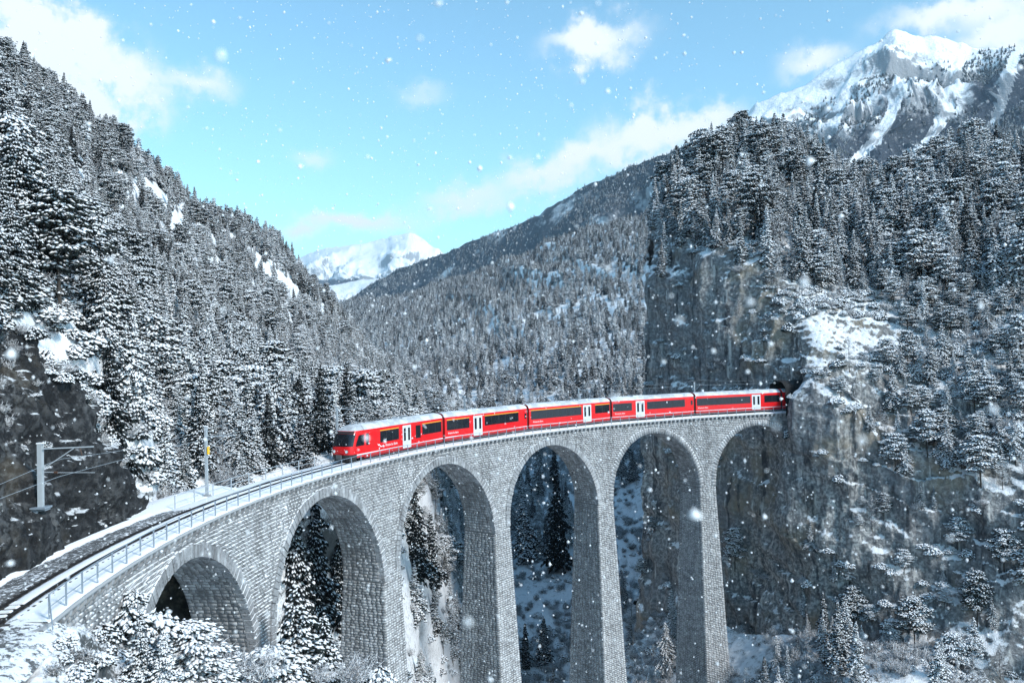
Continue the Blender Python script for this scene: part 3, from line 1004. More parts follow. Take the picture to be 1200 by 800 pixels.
# ------------------------------------------------------------------ deck, snow, track
t = NT('track_snow')
p_ = t.pos()
b_ = t.noise(p_, 3.0, 7, .7); c_ = t.noise(p_, .35, 3)
f_ = t.math('MULTIPLY', t.step(b_, .62, .70), t.step(c_, .4, .6))
t.base(t.mix(f_, SNOW, (.16, .17, .18)))
t.bump(t.noise(p_, 2.0, 5), .35, .08)
MAT_TSNOW = t.m
t = NT('ballast')
p_ = t.pos()
v_ = t.node('ShaderNodeTexVoronoi'); t.l.new(p_, v_.inputs['Vector']); v_.inputs['Scale'].default_value = 9
b_ = t.noise(p_, 4.0, 6, .7)
col_ = t.mix(t.noise(p_, 11, 3), (.05, .052, .055), (.22, .225, .23))
sn_ = t.step(t.math('ADD', b_, t.math('MULTIPLY', t.noise(p_, .5, 3), .25)), .64, .72)
t.base(t.mix(sn_, col_, SNOW))
t.bump(v_.outputs['Distance'], .9, .08)
MAT_BALLAST = t.m
t = NT('snowy_ballast')
p_ = t.pos()
b_ = t.noise(p_, 3.0, 7, .72)
sn_ = t.step(t.math('ADD', b_, t.math('MULTIPLY', t.noise(p_, .6, 3), .25)), .54, .62)
t.base(t.mix(sn_, t.mix(t.noise(p_, 11, 3), (.045, .047, .05), (.20, .205, .21)), SNOW))
t.bump(b_, .8, .12)
MAT_BALLAST2 = t.m
MAT_RAIL = plain('rail_steel', (.05, .042, .04), .45, .6)
MAT_SLEEPER = plain('dark_sleeper', (.05, .048, .047), .9)
MAT_GALV = plain('galvanised_steel', (.30, .36, .42), .45, .3)
MAT_GALV2 = plain('pale_galvanised_steel', (.48, .53, .57), .45, .2)
MAT_INS = plain('brown_insulator', (.09, .05, .035), .3)

RZ = .27
o = link('track_bed', strip('track_bed', [(98.2, -.02), (98.9, .04), (99.25, .1), (100.75, .1), (101.1, .04), (101.8, -.02)], 132, -125, .8, MAT_BALLAST))
tag(o, 'dark ballast under the rails', None, None, 'structure')
def snow_strip(name, prof, s0, s1, seed, label):
    me = strip(name, prof, s0, s1, .25, MAT_TSNOW, wob=.025, seed=seed)
    me.polygons.foreach_set('use_smooth', [True]*len(me.polygons))
    tag(link(name, me), label, None, None, 'structure')
snow_strip('snow', [(97.66, .01), (97.72, .07), (98.2, .09), (98.8, .13), (99.18, .2), (99.33, .2), (99.37, .11)], 83, -66, 201, 'snow on the walkway along the near edge of the viaduct')
snow_strip('snow', [(99.64, .11), (99.69, .2), (99.85, .23), (100.15, .23), (100.31, .2), (100.36, .11)], 80, -66, 203, 'snow between the two rails')
snow_strip('snow', [(100.63, .11), (100.68, .2), (101.0, .16), (101.6, .12), (102.2, .1), (102.34, .06), (102.38, .0)], 57, -66, 205, 'snow on the far edge of the viaduct')
# bare ballast shoulder and snow at the foot of the rock, left of the viaduct
o = link('ballast_shoulder', strip('ballast_shoulder', [(100.66, .1), (100.9, .22), (101.5, .2), (102.1, .14), (102.7, .02), (103.4, .0)], 132, 57, .3, MAT_BALLAST, wob=.07, seed=207))
tag(o, 'grey ballast shoulder beside the rock face', None, None, 'structure')
snow_strip('snow', [(102.62, -.05), (102.8, .07), (102.95, .13), (103.1, .2), (103.3, .2)], 132, 58, 209, 'thin snow drift at the foot of the black rock')
snow_strip('snow', [(102.3, -.10), (102.6, .05), (103.2, .12), (103.8, .2), (104.6, .25), (105.6, .2), (107, -.4)], 60, 46, 213, 'snow shelf between the rock face and the far railing')
o = link('ballast_shoulder', strip('ballast_shoulder', [(96.7, -.5), (97.2, -.2), (97.8, .02), (98.4, .08), (99.0, .17), (99.34, .16)], 132, 82.6, .2, MAT_BALLAST2, wob=.10, seed=211))
tag(o, 'snow dusted ballast shoulder on the near side of the track', None, None, 'structure')

track = empty('railway_track', polar(100.0, 60.0, .1))
tag(track, 'single narrow railway track with two dark rails in the snow', 'track')
TI = -Vector(track.location)
for R_ in (99.5, 100.5):
    o = link('rail', strip('rail', [(R_-.08, .1), (R_-.08, .13), (R_-.02, .15), (R_-.02, RZ-.05), (R_-.045, RZ-.03), (R_-.045, RZ), (R_+.045, RZ), (R_+.045, RZ-.03), (R_+.02, RZ-.05), (R_+.02, .15), (R_+.08, .13), (R_+.08, .1)], 130, -120, .7, MAT_RAIL), track)
    o.location = TI
sl = MB().box(-.95, .95, -.12, .12, 0, .105)
sme = mesh_from('sleeper', sl.v, sl.f, (MAT_SLEEPER,))
s = 112.0
while s > 56:
    o = link('sleeper', sme, track)
    o.location = Vector(polar(100.0, s, .085))+TI
    o.rotation_euler = (0, 0, s/100)
    s -= .68
# little ridges of snow left on the near sleepers
sn = MB().prism([(-.34, .0), (-.26, .06), (.26, .06), (.34, .0)], 'y', -.16, .16)
snm = mesh_from('snow_patch', sn.v, sn.f, (MAT_TSNOW,))
s = 112.0
while s > 79.5:
    o = link('snow_patch', snm, track)
    o.location = Vector(polar(100.0+random.uniform(-.03, .03), s+.1, .185))+TI
    o.rotation_euler = (0, 0, s/100+random.uniform(-.1, .1))
    o.scale = (random.uniform(.75, 1.0), random.uniform(.7, 1.3), 1)
    s -= .68

# ------------------------------------------------------------------ railings
def railing(name, R_, s0, s1, step, height, label, zb, mat):
    root = empty(name, polar(R_, (s0+s1)/2, zb))
    tag(root, label, 'railing')
    inv = -Vector(root.location)
    pm = MB().box(-.035, .035, -.035, .035, 0, height)
    pm.box(-.06, .06, -.06, .06, 0, .05)
    pme = mesh_from('post', pm.v, pm.f, (mat,))
    n = int(round((s0-s1)/step))
    for k in range(n+1):
        s = s0-(s0-s1)*k/n
        o = link('post', pme, root)
        o.location = Vector(polar(R_, s, zb))+inv
        o.rotation_euler = (0, 0, s/100)
    for hgt in (height-.02, height*.5):
        mb = MB().tube([polar(R_, s, zb+hgt) for s in np.linspace(s0, s1, n*2)], .026, 6)
        o = mb.build('handrail' if hgt > height*.6 else 'middle_rail', mat, root, True)
        o.location = inv
    return root, inv
rr, inv = railing('railing', 97.78, 82.6, -66.5, 2.0, 1.15, 'blue-grey steel railing along the near edge of the viaduct', .0, MAT_GALV)
mb = MB().bar(polar(97.78, 82.6, 1.1), polar(97.1, 84.2, .05), .026)
o = mb.build('stay', MAT_GALV, rr); o.location = inv
railing('railing', 102.25, 55.9, -66.0, 2.9, 1.05, 'steel railing along the far edge of the viaduct behind the track', .02, MAT_GALV2)

# ------------------------------------------------------------------ catenary masts
def mast(s, R_, zb, height, label, arm, rot=0.0, plate=False, base=None, armz=.3):
    root = empty('catenary_mast', polar(R_, s, zb), s/100)
    tag(root, label, 'mast', 'masts of the overhead line')
    h = MB()
    hw = .13 if base == 'bracket' else .10
    h.box(-hw, hw, -hw, -hw+.025, 0, height); h.box(-hw, hw, hw-.025, hw, 0, height); h.box(-.02, .02, -hw+.025, hw-.025, 0, height)
    h.build('post', MAT_GALV2, root)
    MB().box(-hw-.03, hw+.03, -hw-.03, hw+.03, height, height+.06).build('snow_cap', MAT_TSNOW, root)
    if arm:
        zt = height-armz
        MB().bar((-.1, 0, zt), (-arm, 0, zt+.05), .038).build('cantilever_arm', MAT_GALV2, root)
        MB().bar((-.1, 0, zt-1.15), (-arm*.62, 0, zt-.02), .028).build('strut', MAT_GALV2, root)
        MB().bar((-.1, 0, zt-1.3), (-.75, 0, zt-1.34), .02).build('registration_arm', MAT_GALV2, root)
        MB().bar((-.75, 0, zt-1.34), (-.95, 0, zt-1.36), .07, 8).build('insulator', MAT_INS, root)
        MB().bar((-.95, 0, zt-1.36), (-arm*1.02, 0, zt-1.42), .018).build('steady_arm', MAT_GALV2, root)
        MB().bar((-arm*.74, 0, zt), (-arm*.78, 0, zt-.42), .03).build('insulator', MAT_INS, root)
    if base == 'bracket':
        MB().box(-.42, .42, -.42, .42, -.10, 0).box(-.38, .38, -.3, .3, -.2, -.14).build('base_plate', MAT_GALV, root)
        MB().box(.1, 2.2, -.26, .26, -.34, -.21).build('wall_bracket', MAT_GALV, root)
    else:
        MB().box(-.28, .28, -.28, .28, -.6, .06).build('foundation', MAT_CONC, root)
    if plate:
        y_ = plain('yellow_sign_paint', (.85, .50, .02), .4)
        MB().box(-.215, -.165, -.20, .16, height*.60, height*.60+.62).build('sign_plate', y_, root)
    return root
mast(71.3, 103.0, 3.15, 3.55, 'thick pale steel mast bolted to the black rock with a bracket arm', 2.95, base='bracket')
mast(50.2, 102.75, .1, 5.7, 'slim grey mast carrying a small yellow plate beside the far railing', 2.6, plate=True, armz=.8)
mast(27.6, 102.75, .1, 5.9, 'mast standing just behind the front of the train', 2.6)
mast(2.0, 102.75, .1, 5.6, 'mast showing above the roof of the second carriage', 2.6)
mast(-47.5, 102.75, .1, 5.6, 'mast showing above the roof of the fourth carriage, nearest the tunnel', 2.6)
mast(-22.5, 102.75, .1, 5.6, 'mast behind the third carriage', 2.6)
wire = MB().tube([polar(100.05, s, 5.35-.12*math.sin(math.pi*(((s-2)/24.5) % 1))) for s in np.linspace(118, -100, 160)], .009, 4)
tag(wire.build('overhead_wire', MAT_GALV2), 'thin contact wire hung over the middle of the track', 'wire')
wire = MB().tube([polar(100.05, s, 6.25-.5*math.sin(math.pi*(((s-2)/24.5) % 1))) for s in np.linspace(118, -66, 160)], .008, 4)
tag(wire.build('carrier_wire', MAT_GALV2), 'thin sagging carrier wire above the contact wire', 'wire')

# tunnel
tm = rock_mat('tunnel_rock', (.03, .03, .033), (.06, .06, .062), 0, 2.0, .1, .2)
tag(link('tunnel_lining', mesh_from('tunnel_lining', TUN_V, TUN_F, (tm,))), 'dark rock lining of the tunnel', None, None, 'structure')

# ------------------------------------------------------------------ train
def paint(name, col, rough=.3, grime=.15):
    t = NT(name)
    p = t.pos(True)
    n = t.noise(p, 1.2, 5, .6)
    g = t.step(t.math('ADD', t.math('MULTIPLY', n, .6), t.noise(t.pos(True, (1, 1, 6)), .8, 4)), .6, 1.1)
    t.base(t.mix(t.math('MULTIPLY', g, grime), col, (.12, .09, .08)))
    t.rough(rough); t.b.inputs['Specular IOR Level'].default_value = .45
    return t.m
M_RED = paint('red_paint', (.70, .006, .010), .32)
M_DRED = paint('dark_red_skirt_paint', (.33, .008, .014), .5, .4)
M_ROOF = None
t = NT('snowy_grey_roof')
p_ = t.pos(True)
n_ = t.noise(p_, .7, 5, .6)
t.base(t.mix(t.step(n_, .4, .62), (.40, .43, .46), (.62, .65, .68))); t.rough(.6)
t.bump(t.noise(p_, 3, 4), .2, .03)
M_ROOF = t.m
t = NT('dark_window_glass')
p_ = t.pos(True)
t.base((.012, .015, .02)); t.rough(.06); t.b.inputs['Specular IOR Level'].default_value = .6
M_GLASS = t.m
t = NT('pale_seat_shape')
M_CURTAIN = plain('pale_interior', (.16, .19, .26), .7)
M_WHITE = paint('white_paint', (.72, .74, .75), .4, .1)
M_DOOR = paint('silver_white_door', (.62, .65, .67), .4, .15)
M_YELLOW = paint('yellow_stripe', (.75, .42, .03), .4, .1)
M_BLACK = paint('black_underframe', (.018, .018, .02), .7, .2)
M_BELLOW = paint('black_bellows', (.03, .028, .03), .9, .1)
M_STEELD = plain('dark_equipment_grey', (.10, .105, .11), .6)
t = NT('headlight_lens'); t.base((.85, .87, .88)); t.rough(.15)
M_LAMP = t.m

W = 1.33
PROF_SIDE = [(1.26, .42), (1.33, .62), (1.33, 2.95), (1.30, 3.28)]
PROF_ROOF = [(1.30, 3.28), (1.22, 3.50), (1.0, 3.70), (.62, 3.84), (0, 3.90)]

def sweep(poly, x0, x1, closed=False, caps=False):
    n = len(poly)
    v = [(x0, y, z) for y, z in poly] + [(x1, y, z) for y, z in poly]
    f = [(k, n+k, n+k+1, k+1) for k in range(n-1)]
    if caps:
        f += [tuple(range(n)), tuple(range(2*n-1, n-1, -1))]
    return v, f

def panel(x0, x1, z0, z1, side, th=.012, cut=.05, slant=0.0):
    """thin raised panel with cut corners on the side wall"""
    y0 = side*(W+.002); y1 = side*(W+th)
    p = [(x0+cut, z0), (x1-cut, z0), (x1, z0+cut), (x1, z1-cut), (x1-cut-slant, z1), (x0+cut, z1), (x0, z1-cut), (x0, z0+cut)]
    m_ = MB()
    m_.prism(p, 'y', min(y0, y1), max(y0, y1))
    return m_

def wheelset(mb_t, x):
    for s in (-1, 1):
        mb_t.bar((x, s*.5, .36), (x, s*.62, .36), .36, 14)
    mb_t.bar((x, -.6, .36), (x, .6, .36), .06, 6)

FONT_CACHE = {}
def text_mesh(body, size):
    k = (body, size)
    if k not in FONT_CACHE:
        cu = bpy.data.curves.new('lettering', 'FONT')
        cu.body = body; cu.size = size; cu.extrude = .004
        ob = bpy.data.objects.new('lettering_source', cu)
        COL.objects.link(ob)
        dg = bpy.context.evaluated_depsgraph_get()
        me = bpy.data.meshes.new_from_object(ob.evaluated_get(dg))
        bpy.data.objects.remove(ob); bpy.data.curves.remove(cu)
        me.materials.clear(); me.materials.append(M_WHITE)
        FONT_CACHE[k] = me
    return FONT_CACHE[k]

def lettering(root, body, size, x, z):
    for side in (1, -1):
        o = link('lettering', text_mesh(body, size), root)
        o.location = (x if side > 0 else x, side*(W+.008), z)
        # reading direction: left to right seen from outside
        o.rotation_euler = (math.pi/2, 0, math.pi if side > 0 else 0)

def car(label, L, windows, doors, first, cab=False, text=None, slot=None, ac=()):
    """x runs forwards along the car; +y is the side that shows"""
    root = empty('train_carriage')
    tag(root, label, 'carriage', 'carriages of the red train')
    xa, xb = -L/2+.36, L/2-.36
    if cab: xb = L/2-2.6
    full = [(-y, z) for y, z in PROF_SIDE[::-1]]
    v, f = sweep(PROF_SIDE, xa, xb); mbb = MB().add(v, f)
    v, f = sweep([(-y, z) for y, z in PROF_SIDE], xa, xb); mbb.add(v, [q[::-1] for q in f])
    endp = [(-1.26, .42), (-1.33, .62), (-1.33, 2.95), (-1.30, 3.28), (-1.0, 3.70), (0, 3.90), (1.0, 3.70), (1.30, 3.28), (1.33, 2.95), (1.33, .62), (1.26, .42)]
    mbb.add([(xa, y, z) for y, z in endp], [tuple(range(len(endp)))])
    if not cab: mbb.add([(xb, y, z) for y, z in endp], [tuple(range(len(endp)-1, -1, -1))])
    body = mbb.build('body', M_RED, root)
    rp = PROF_ROOF + [(-y, z) for y, z in PROF_ROOF[-2::-1]]
    v, f = sweep(rp, xa-.02, xb+.02)
    roof = MB().add(v, f).build('roof', M_ROOF, root, True)
    for (x0, x1) in ac:
        MB().box(x0, x1, -.75, .75, 3.72, 3.98).build('roof_unit', M_ROOF, roof)
        for k in range(2):
            xx = x0+(x1-x0)*(.3+.4*k)
            MB().box(xx-.22, xx+.22, -.6, .6, 3.985, 4.0).build('vent_grille', M_STEELD, roof)
    MB().box(xa+.1, xb-.1, -1.2, 1.2, .40, .62).build('underframe', M_BLACK, root)
    for side in (1, -1):
        y0, y1 = sorted((side*1.322, side*1.338))
        MB().prism([(xa, .70), (xb, .70), (xb, .80), (xa, .80)], 'y', y0, y1).build('white_stripe', M_WHITE, root)
        y0, y1 = sorted((side*1.24, side*1.30))
        MB().prism([(xa, .28), (xb, .28), (xb, .58), (xa, .58)], 'y', y0, y1).build('skirt', M_DRED, root)
    for x in ((xa+2.9), (xb-2.9 if not cab else L/2-4.0)):
        b = empty('bogie'); b.parent = root; b.location = (x, 0, 0)
        MB().box(-1.5, 1.5, -.98, -.86, .28, .5).box(-1.5, 1.5, .86, .98, .28, .5).box(-.3, .3, -.86, .86, .3, .55).build('bogie_frame', M_BLACK, b)
        for dx in (-.95, .95):
            w_ = MB(); wheelset(w_, dx); w_.build('wheelset', M_STEELD, b)
    for (x0, x1, z0, z1) in windows:
        for side in (1, -1):
            wdw = panel(x0, x1, z0, z1, side).build('window', M_GLASS, root)
            n = max(1, int(round((x1-x0)/1.45)))
            for k in range(1, n):
                xx = x0+(x1-x0)*k/n
                y0, y1 = sorted((side*(W+.012), side*(W+.016)))
                MB().box(xx-.03, xx+.03, y0, y1, z0+.02, z1-.02).build('mullion', M_BLACK, wdw)
            if first and x1-x0 > 1.5:
                y0, y1 = sorted((side*(W+.002), side*(W+.010)))
                MB().box(x0-.02, x1+.02, y0, y1, z1+.03, z1+.115).build('yellow_line', M_YELLOW, root)
    for (x0, x1) in doors:
        for side in (1, -1):
            xm = (x0+x1)/2
            y0, y1 = sorted((side*(W+.002), side*(W+.022)))
            for (a, b) in ((x0, xm-.012), (xm+.012, x1)):
                dr = MB().box(a, b, y0, y1, .46, 3.08).build('door', M_DOOR, root)
                yy = sorted((side*(W+.023), side*(W+.03)))
                cx = (a+b)/2; hw = (b-a)*.24
                MB().prism([(cx-hw+.04, 1.3), (cx+hw-.04, 1.3), (cx+hw, 1.36), (cx+hw, 2.72), (cx+hw-.04, 2.78), (cx-hw+.04, 2.78), (cx-hw, 2.72), (cx-hw, 1.36)], 'y', yy[0], yy[1]).build('door_window', M_GLASS, dr)
    if slot:
        for side in (1, -1):
            panel(slot-.22, slot+.22, 1.85, 2.6, side).build('small_window', M_GLASS, root)
    if text:
        lettering(root, text[0], text[1], text[2], text[3])
    # bellows towards the car behind
    g = [(-1.05, .55), (1.05, .55), (1.12, 3.1), (.8, 3.55), (-.8, 3.55), (-1.12, 3.1)]
    MB().prism([(y, z) for y, z in g], 'x', -L/2-.38, xa).build('gangway_bellows', M_BELLOW, root)
    return root, xa, xb

def window_row(L, spans):
    return [(-L/2+L*a, -L/2+L*b, 1.62, 2.86) for a, b in spans]

# photo fractions run from the front (left) of each carriage; x = +L/2 is the front
def fr(L, a, b): return (L/2-L*b, L/2-L*a)
LC = 18.65
cars = []
# leading car
L1 = 19.6
win = [fr(L1, .285, .475)+(1.62, 2.86), fr(L1, .66, .715)+(1.35, 2.86), fr(L1, .735, .965)+(1.62, 2.86)]
root, xa, xb = car('leading red carriage with driver cab, sloping windscreen and headlights', L1, win, [fr(L1, .515, .605)], True, cab=True, ac=[fr(L1, .56, .68)])
# cab: lofted nose
LV = [(.42, 9.45, 1.22), (.62, 9.62, 1.31), (1.05, 9.7, 1.33), (1.55, 9.66, 1.33), (1.75, 9.6, 1.33), (2.4, 9.36, 1.33), (2.95, 9.08, 1.32), (3.28, 8.82, 1.28), (3.55, 8.45, 1.13), (3.75, 8.0, .86), (3.88, 7.6, .5)]
def nose_pt(lv, q, off=0.0):
    """q from -1 (right side rear) over 0 (front centre) to 1 (left side rear)"""
    z, fx, w = lv
    x0 = xb
    a = abs(q); sg = 1 if q >= 0 else -1
    if a > .5:
        k = (a-.5)/.5
        xs = fx-.85
        return (xs+(x0-xs)*k, sg*(w+off), z)
    k = a/.5*math.pi/2
    n = 3.2
    yy = w*abs(math.sin(k))**(2/n); xx = (fx-.85)+.85*abs(math.cos(k))**(2/n)
    return (xx+off*math.cos(k), sg*(yy+off*math.sin(k)), z)
def lvz(z):
    zz = [l[0] for l in LV]
    return (z, float(np.interp(z, zz, [l[1] for l in LV])), float(np.interp(z, zz, [l[2] for l in LV])))
def nose_patch(zs, qs, off):
    v, f = [], []
    for z in zs:
        for q in qs:
            v.append(nose_pt(lvz(z), q, off))
    n = len(qs)
    for i in range(len(zs)-1):
        for k in range(n-1):
            f.append((i*n+k, i*n+k+1, (i+1)*n+k+1, (i+1)*n+k))
    return v, f
qs = list(np.linspace(-1, -.5, 4)[:-1])+list(np.linspace(-.5, .5, 25))+list(np.linspace(.5, 1, 4)[1:])
v, f = nose_patch([.42, .62, .85, 1.05, 1.3, 1.55, 1.75, 2.1, 2.4, 2.7, 2.95, 3.28], qs, 0)
MB().add(v, f).build('cab_front', M_RED, root, True)
v, f = nose_patch([3.28, 3.4, 3.55, 3.65, 3.75, 3.82, 3.88], qs, .004)
n = len(qs)
b0 = len(v)-n
f.append(tuple(range(b0, b0+n)))
crf = MB().add(v, f).build('cab_roof', M_ROOF, root, True)
v, f = nose_patch(list(np.linspace(1.72, 2.98, 10)), list(np.linspace(-.40, .40, 25)), .022)
ws = MB().add(v, f).build('windscreen', M_GLASS, root, True)
MB().bar((9.62, .25, 1.80), (9.38, -.1, 2.5), .02, 4).build('wiper', M_BLACK, ws)
v, f = nose_patch(list(np.linspace(3.0, 3.24, 3)), list(np.linspace(-.3, .3, 17)), .02)
MB().add(v, f).build('destination_display', M_BLACK, root)
v, f = nose_patch(list(np.linspace(.35, .84, 4)), list(np.linspace(-.56, .56, 27)), .03)
MB().add(v, f).build('black_bumper', M_BLACK, root)
pl = MB().prism([(-.95, .1), (.95, .1), (1.0, .45), (-1.0, .45)], 'x', 8.3, 9.4).build('snow_plough', M_BLACK, root)
MB().box(9.3, 9.95, -.16, .16, .5, .78).box(9.85, 10.0, -.3, .3, .42, .86).build('coupler', M_STEELD, root)
for yy in (-.78, .78):
    xx = 9.56
    hl = MB().bar((xx, yy, 1.18), (xx+.12, yy*1.0, 1.18), .15, 14).build('headlight', M_LAMP, root)
    MB().bar((xx-.02, yy, 1.18), (xx+.09, yy, 1.18), .20, 14).build('headlight_ring', M_STEELD, hl)
for side in (1, -1):
    y0, y1 = sorted((side*(W+.002), side*(W+.014)))
    MB().prism([(7.25, 1.66), (8.72, 1.66), (8.66, 1.95), (8.22, 2.72), (8.05, 2.8), (7.25, 2.8)][::1], 'y', y0, y1).build('cab_side_window', M_GLASS, root)
    MB().prism([(6.42, 1.62), (6.82, 1.62), (6.86, 1.66), (6.86, 2.82), (6.82, 2.86), (6.42, 2.86), (6.38, 2.82), (6.38, 1.66)], 'y', y0, y1).build('narrow_window', M_GLASS, root)
    MB().prism([(xb, .70), (8.75, .70), (8.75, .80), (xb, .80)], 'y', *sorted((side*1.322, side*1.34))).build('white_stripe', M_WHITE, root)
# folded pantograph and roof gear
pg = empty('pantograph'); pg.parent = root; pg.location = (4.6, 0, 3.9)
MB().bar((-.9, -.5, .12), (.9, -.5, .12), .035).bar((-.9, .5, .12), (.9, .5, .12), .035).bar((-.9, -.5, .12), (-.9, .5, .12), .035).bar((.9, -.5, .12), (.9, .5, .12), .035).build('pantograph_frame', M_STEELD, pg)
MB().bar((-.8, 0, .15), (1.0, 0, .32), .035).bar((1.0, -.25, .32), (-.6, -.3, .46), .025).bar((1.0, .25, .32), (-.6, .3, .46), .025).build('pantograph_arm', M_STEELD, pg)
MB().bar((-.6, -.75, .5), (-.6, .75, .5), .03).bar((-.35, -.75, .5), (-.35, .75, .5), .03).build('contact_strip', M_STEELD, pg)
# emblem: a white running arrow with the name behind it
for side in (1, -1):
    x0 = fr(L1, .27, .27)[0]
    y0, y1 = sorted((side*(W+.003), side*(W+.01)))
    MB().prism([(x0+.35, 1.62), (x0+.12, 1.42), (x0-.05, 1.50), (x0-.40, 1.22), (x0-.95, 1.22), (x0-.95, 1.12), (x0-.35, 1.12), (x0-.05, 1.36), (x0+.1, 1.30)], 'y', y0, y1).build('emblem', M_WHITE, root)
lettering(root, 'Rhätische Bahn', .40, fr(L1, .335, .335)[0], 1.10)
cars.append((root, L1, 11.5+L1/2))
spec = [
    ('second red carriage, short window row ahead of its white doors, yellow line above', [(.04, .28), (.455, .87)], (.325, .425), True, .04+.92, .05, [(.3, .42)]),
    ('third red carriage, middle one, long window row ahead of its doors, yellow line above', [(.04, .62), (.79, .975)], (.64, .74), True, None, .06, [(.62, .74)]),
    ('fourth red carriage, short window row ahead of its white doors, no yellow line', [(.03, .24), (.415, .87)], (.285, .385), False, .955, .05, [(.28, .4)]),
    ('fifth red carriage, next to the tunnel, with a long window row ahead of its doors', [(.03, .63), (.79, .97)], (.645, .745), False, None, .04, [(.64, .76)]),
    ('last red carriage mostly hidden inside the tunnel', [(.04, .28), (.455, .87)], (.325, .425), False, None, .05, []),
]
s = 11.5
for (lab, wins, dr, first, slot, tx, ac) in spec:
    ww = [fr(LC, a, b)+(1.62, 2.86) for a, b in wins]
    root, xa, xb2 = car(lab, LC, ww, [fr(LC, *dr)], first, slot=(LC/2-LC*slot) if slot else None, text=('Rhätische Bahn', .34, fr(LC, tx, tx)[0], 1.14), ac=[fr(LC, *a) for a in ac])
    cars.append((root, LC, s-LC/2))
    s -= LC
for root, L, sc in cars:
    h = L/2-2.9
    a = Vector(polar(100.0, sc+h, RZ)); b = Vector(polar(100.0, sc-h, RZ))
    mid = (a+b)/2; d = a-b
    root.location = mid
    root.rotation_euler = (0, 0, math.atan2(d.y, d.x))

# ------------------------------------------------------------------ trees
def needle_mat(name, needle, snow_lo, snow_hi, noise_amt=.55, sc=2.2):
    t = NT(name)
    p = t.pos(True)
    isl = t.island()
    n = t.noise(p, sc, 4, .65)
    s = t.math('ADD', t.nz(), t.math('MULTIPLY', t.math('SUBTRACT', n, .5), noise_amt))
    s = t.math('ADD', s, t.math('MULTIPLY', t.math('SUBTRACT', isl, .5), .35))
    rnd = t.node('ShaderNodeObjectInfo').outputs['Random']
    s = t.math('ADD', s, t.math('MULTIPLY', t.math('SUBTRACT', rnd, .5), .42))
    f = t.step(s, snow_lo, snow_hi)
    dk = t.mix(isl, tuple(x*.55 for x in needle), tuple(x*1.5 for x in needle))
    t.base(t.mix(f, dk, SNOW))
    t.rough(.9); t.b.inputs['Specular IOR Level'].default_value = .1
    return t.m
M_SPRUCE = needle_mat('snowy_spruce_needles', (.020, .026, .026), .17, .44)
M_PINE = needle_mat('snowy_pine_needles', (.026, .032, .030), .15, .44)
M_DARKSP = needle_mat('dark_spruce_needles', (.014, .018, .019), .52, .80)
M_SNOWBUSH = needle_mat('snow_heaped_evergreen', (.022, .028, .028), .05, .36)
M_FROST = needle_mat('frosted_twigs', (.13, .14, .155), -.1, .75, .9)
M_BUSH = needle_mat('snowy_bush_twigs', (.045, .045, .045), .05, .6, .7)
t = NT('bark')
t.base(t.mix(t.noise(t.pos(True, (3, 3, .6)), 3, 5), (.025, .022, .02), (.085, .075, .066))); t.rough(.95)
M_BARK = t.m

def pads_mesh(name, C, D, Lh, Wh, cap, skirt, mat, seed, nr=8):
    """branch sprays: a narrow snow-holding ridge with a ragged, toothed edge and a short hanging fringe.
    C centres (N,3), D unit outward directions with droop (N,3), Lh/Wh half sizes, cap height, fringe depth"""
    g = np.random.default_rng(seed)
    N = len(C)
    up = np.array([0, 0, 1.0])
    side = np.cross(D, up); side /= np.linalg.norm(side, axis=1, keepdims=True)+1e-9
    nrm = np.cross(side, D)
    th = np.arange(nr)/nr*2*math.pi + g.uniform(-.25, .25, (N, nr))
    rj = g.uniform(.8, 1.3, (N, nr))*np.where(np.arange(nr) % 2 == 0, 1.0, .62)[None]
    a = np.cos(th)*rj*Lh[:, None]; b = np.sin(th)*rj*Wh[:, None]
    out = np.clip(np.cos(th), -.3, 1)
    rim = C[:, None]+D[:, None]*a[..., None]+side[:, None]*b[..., None]-nrm[:, None]*(cap*.8*g.uniform(.2, 1.3, (N, nr)))[..., None]
    rim[..., 2] -= .30*Lh[:, None]*np.clip(out, 0, 1)**2
    top = C+nrm*(cap*g.uniform(.5, 1.3, N))[:, None]-D*(Lh*.15)[:, None]
    low = rim+D[:, None]*(a*-.30)[..., None]+side[:, None]*(b*-.30)[..., None]
    low[..., 2] -= skirt*g.uniform(.2, 1.3, (N, nr))*(.5+Lh[:, None])
    V = np.concatenate([top[:, None], rim, low], 1)
    k = 1+2*nr
    o = (np.arange(N)*k)[:, None, None]
    i = np.arange(nr); j = (i+1) % nr
    tri = (o+np.stack([np.zeros(nr, int), 1+i, 1+j], -1)[None]).reshape(-1, 3)
    quad = (o+np.stack([1+i, 1+nr+i, 1+nr+j, 1+j], -1)[None]).reshape(-1, 4)
    return mesh_np(name, V.reshape(-1, 3), quads=quad, tris=tri, mats=(mat,))

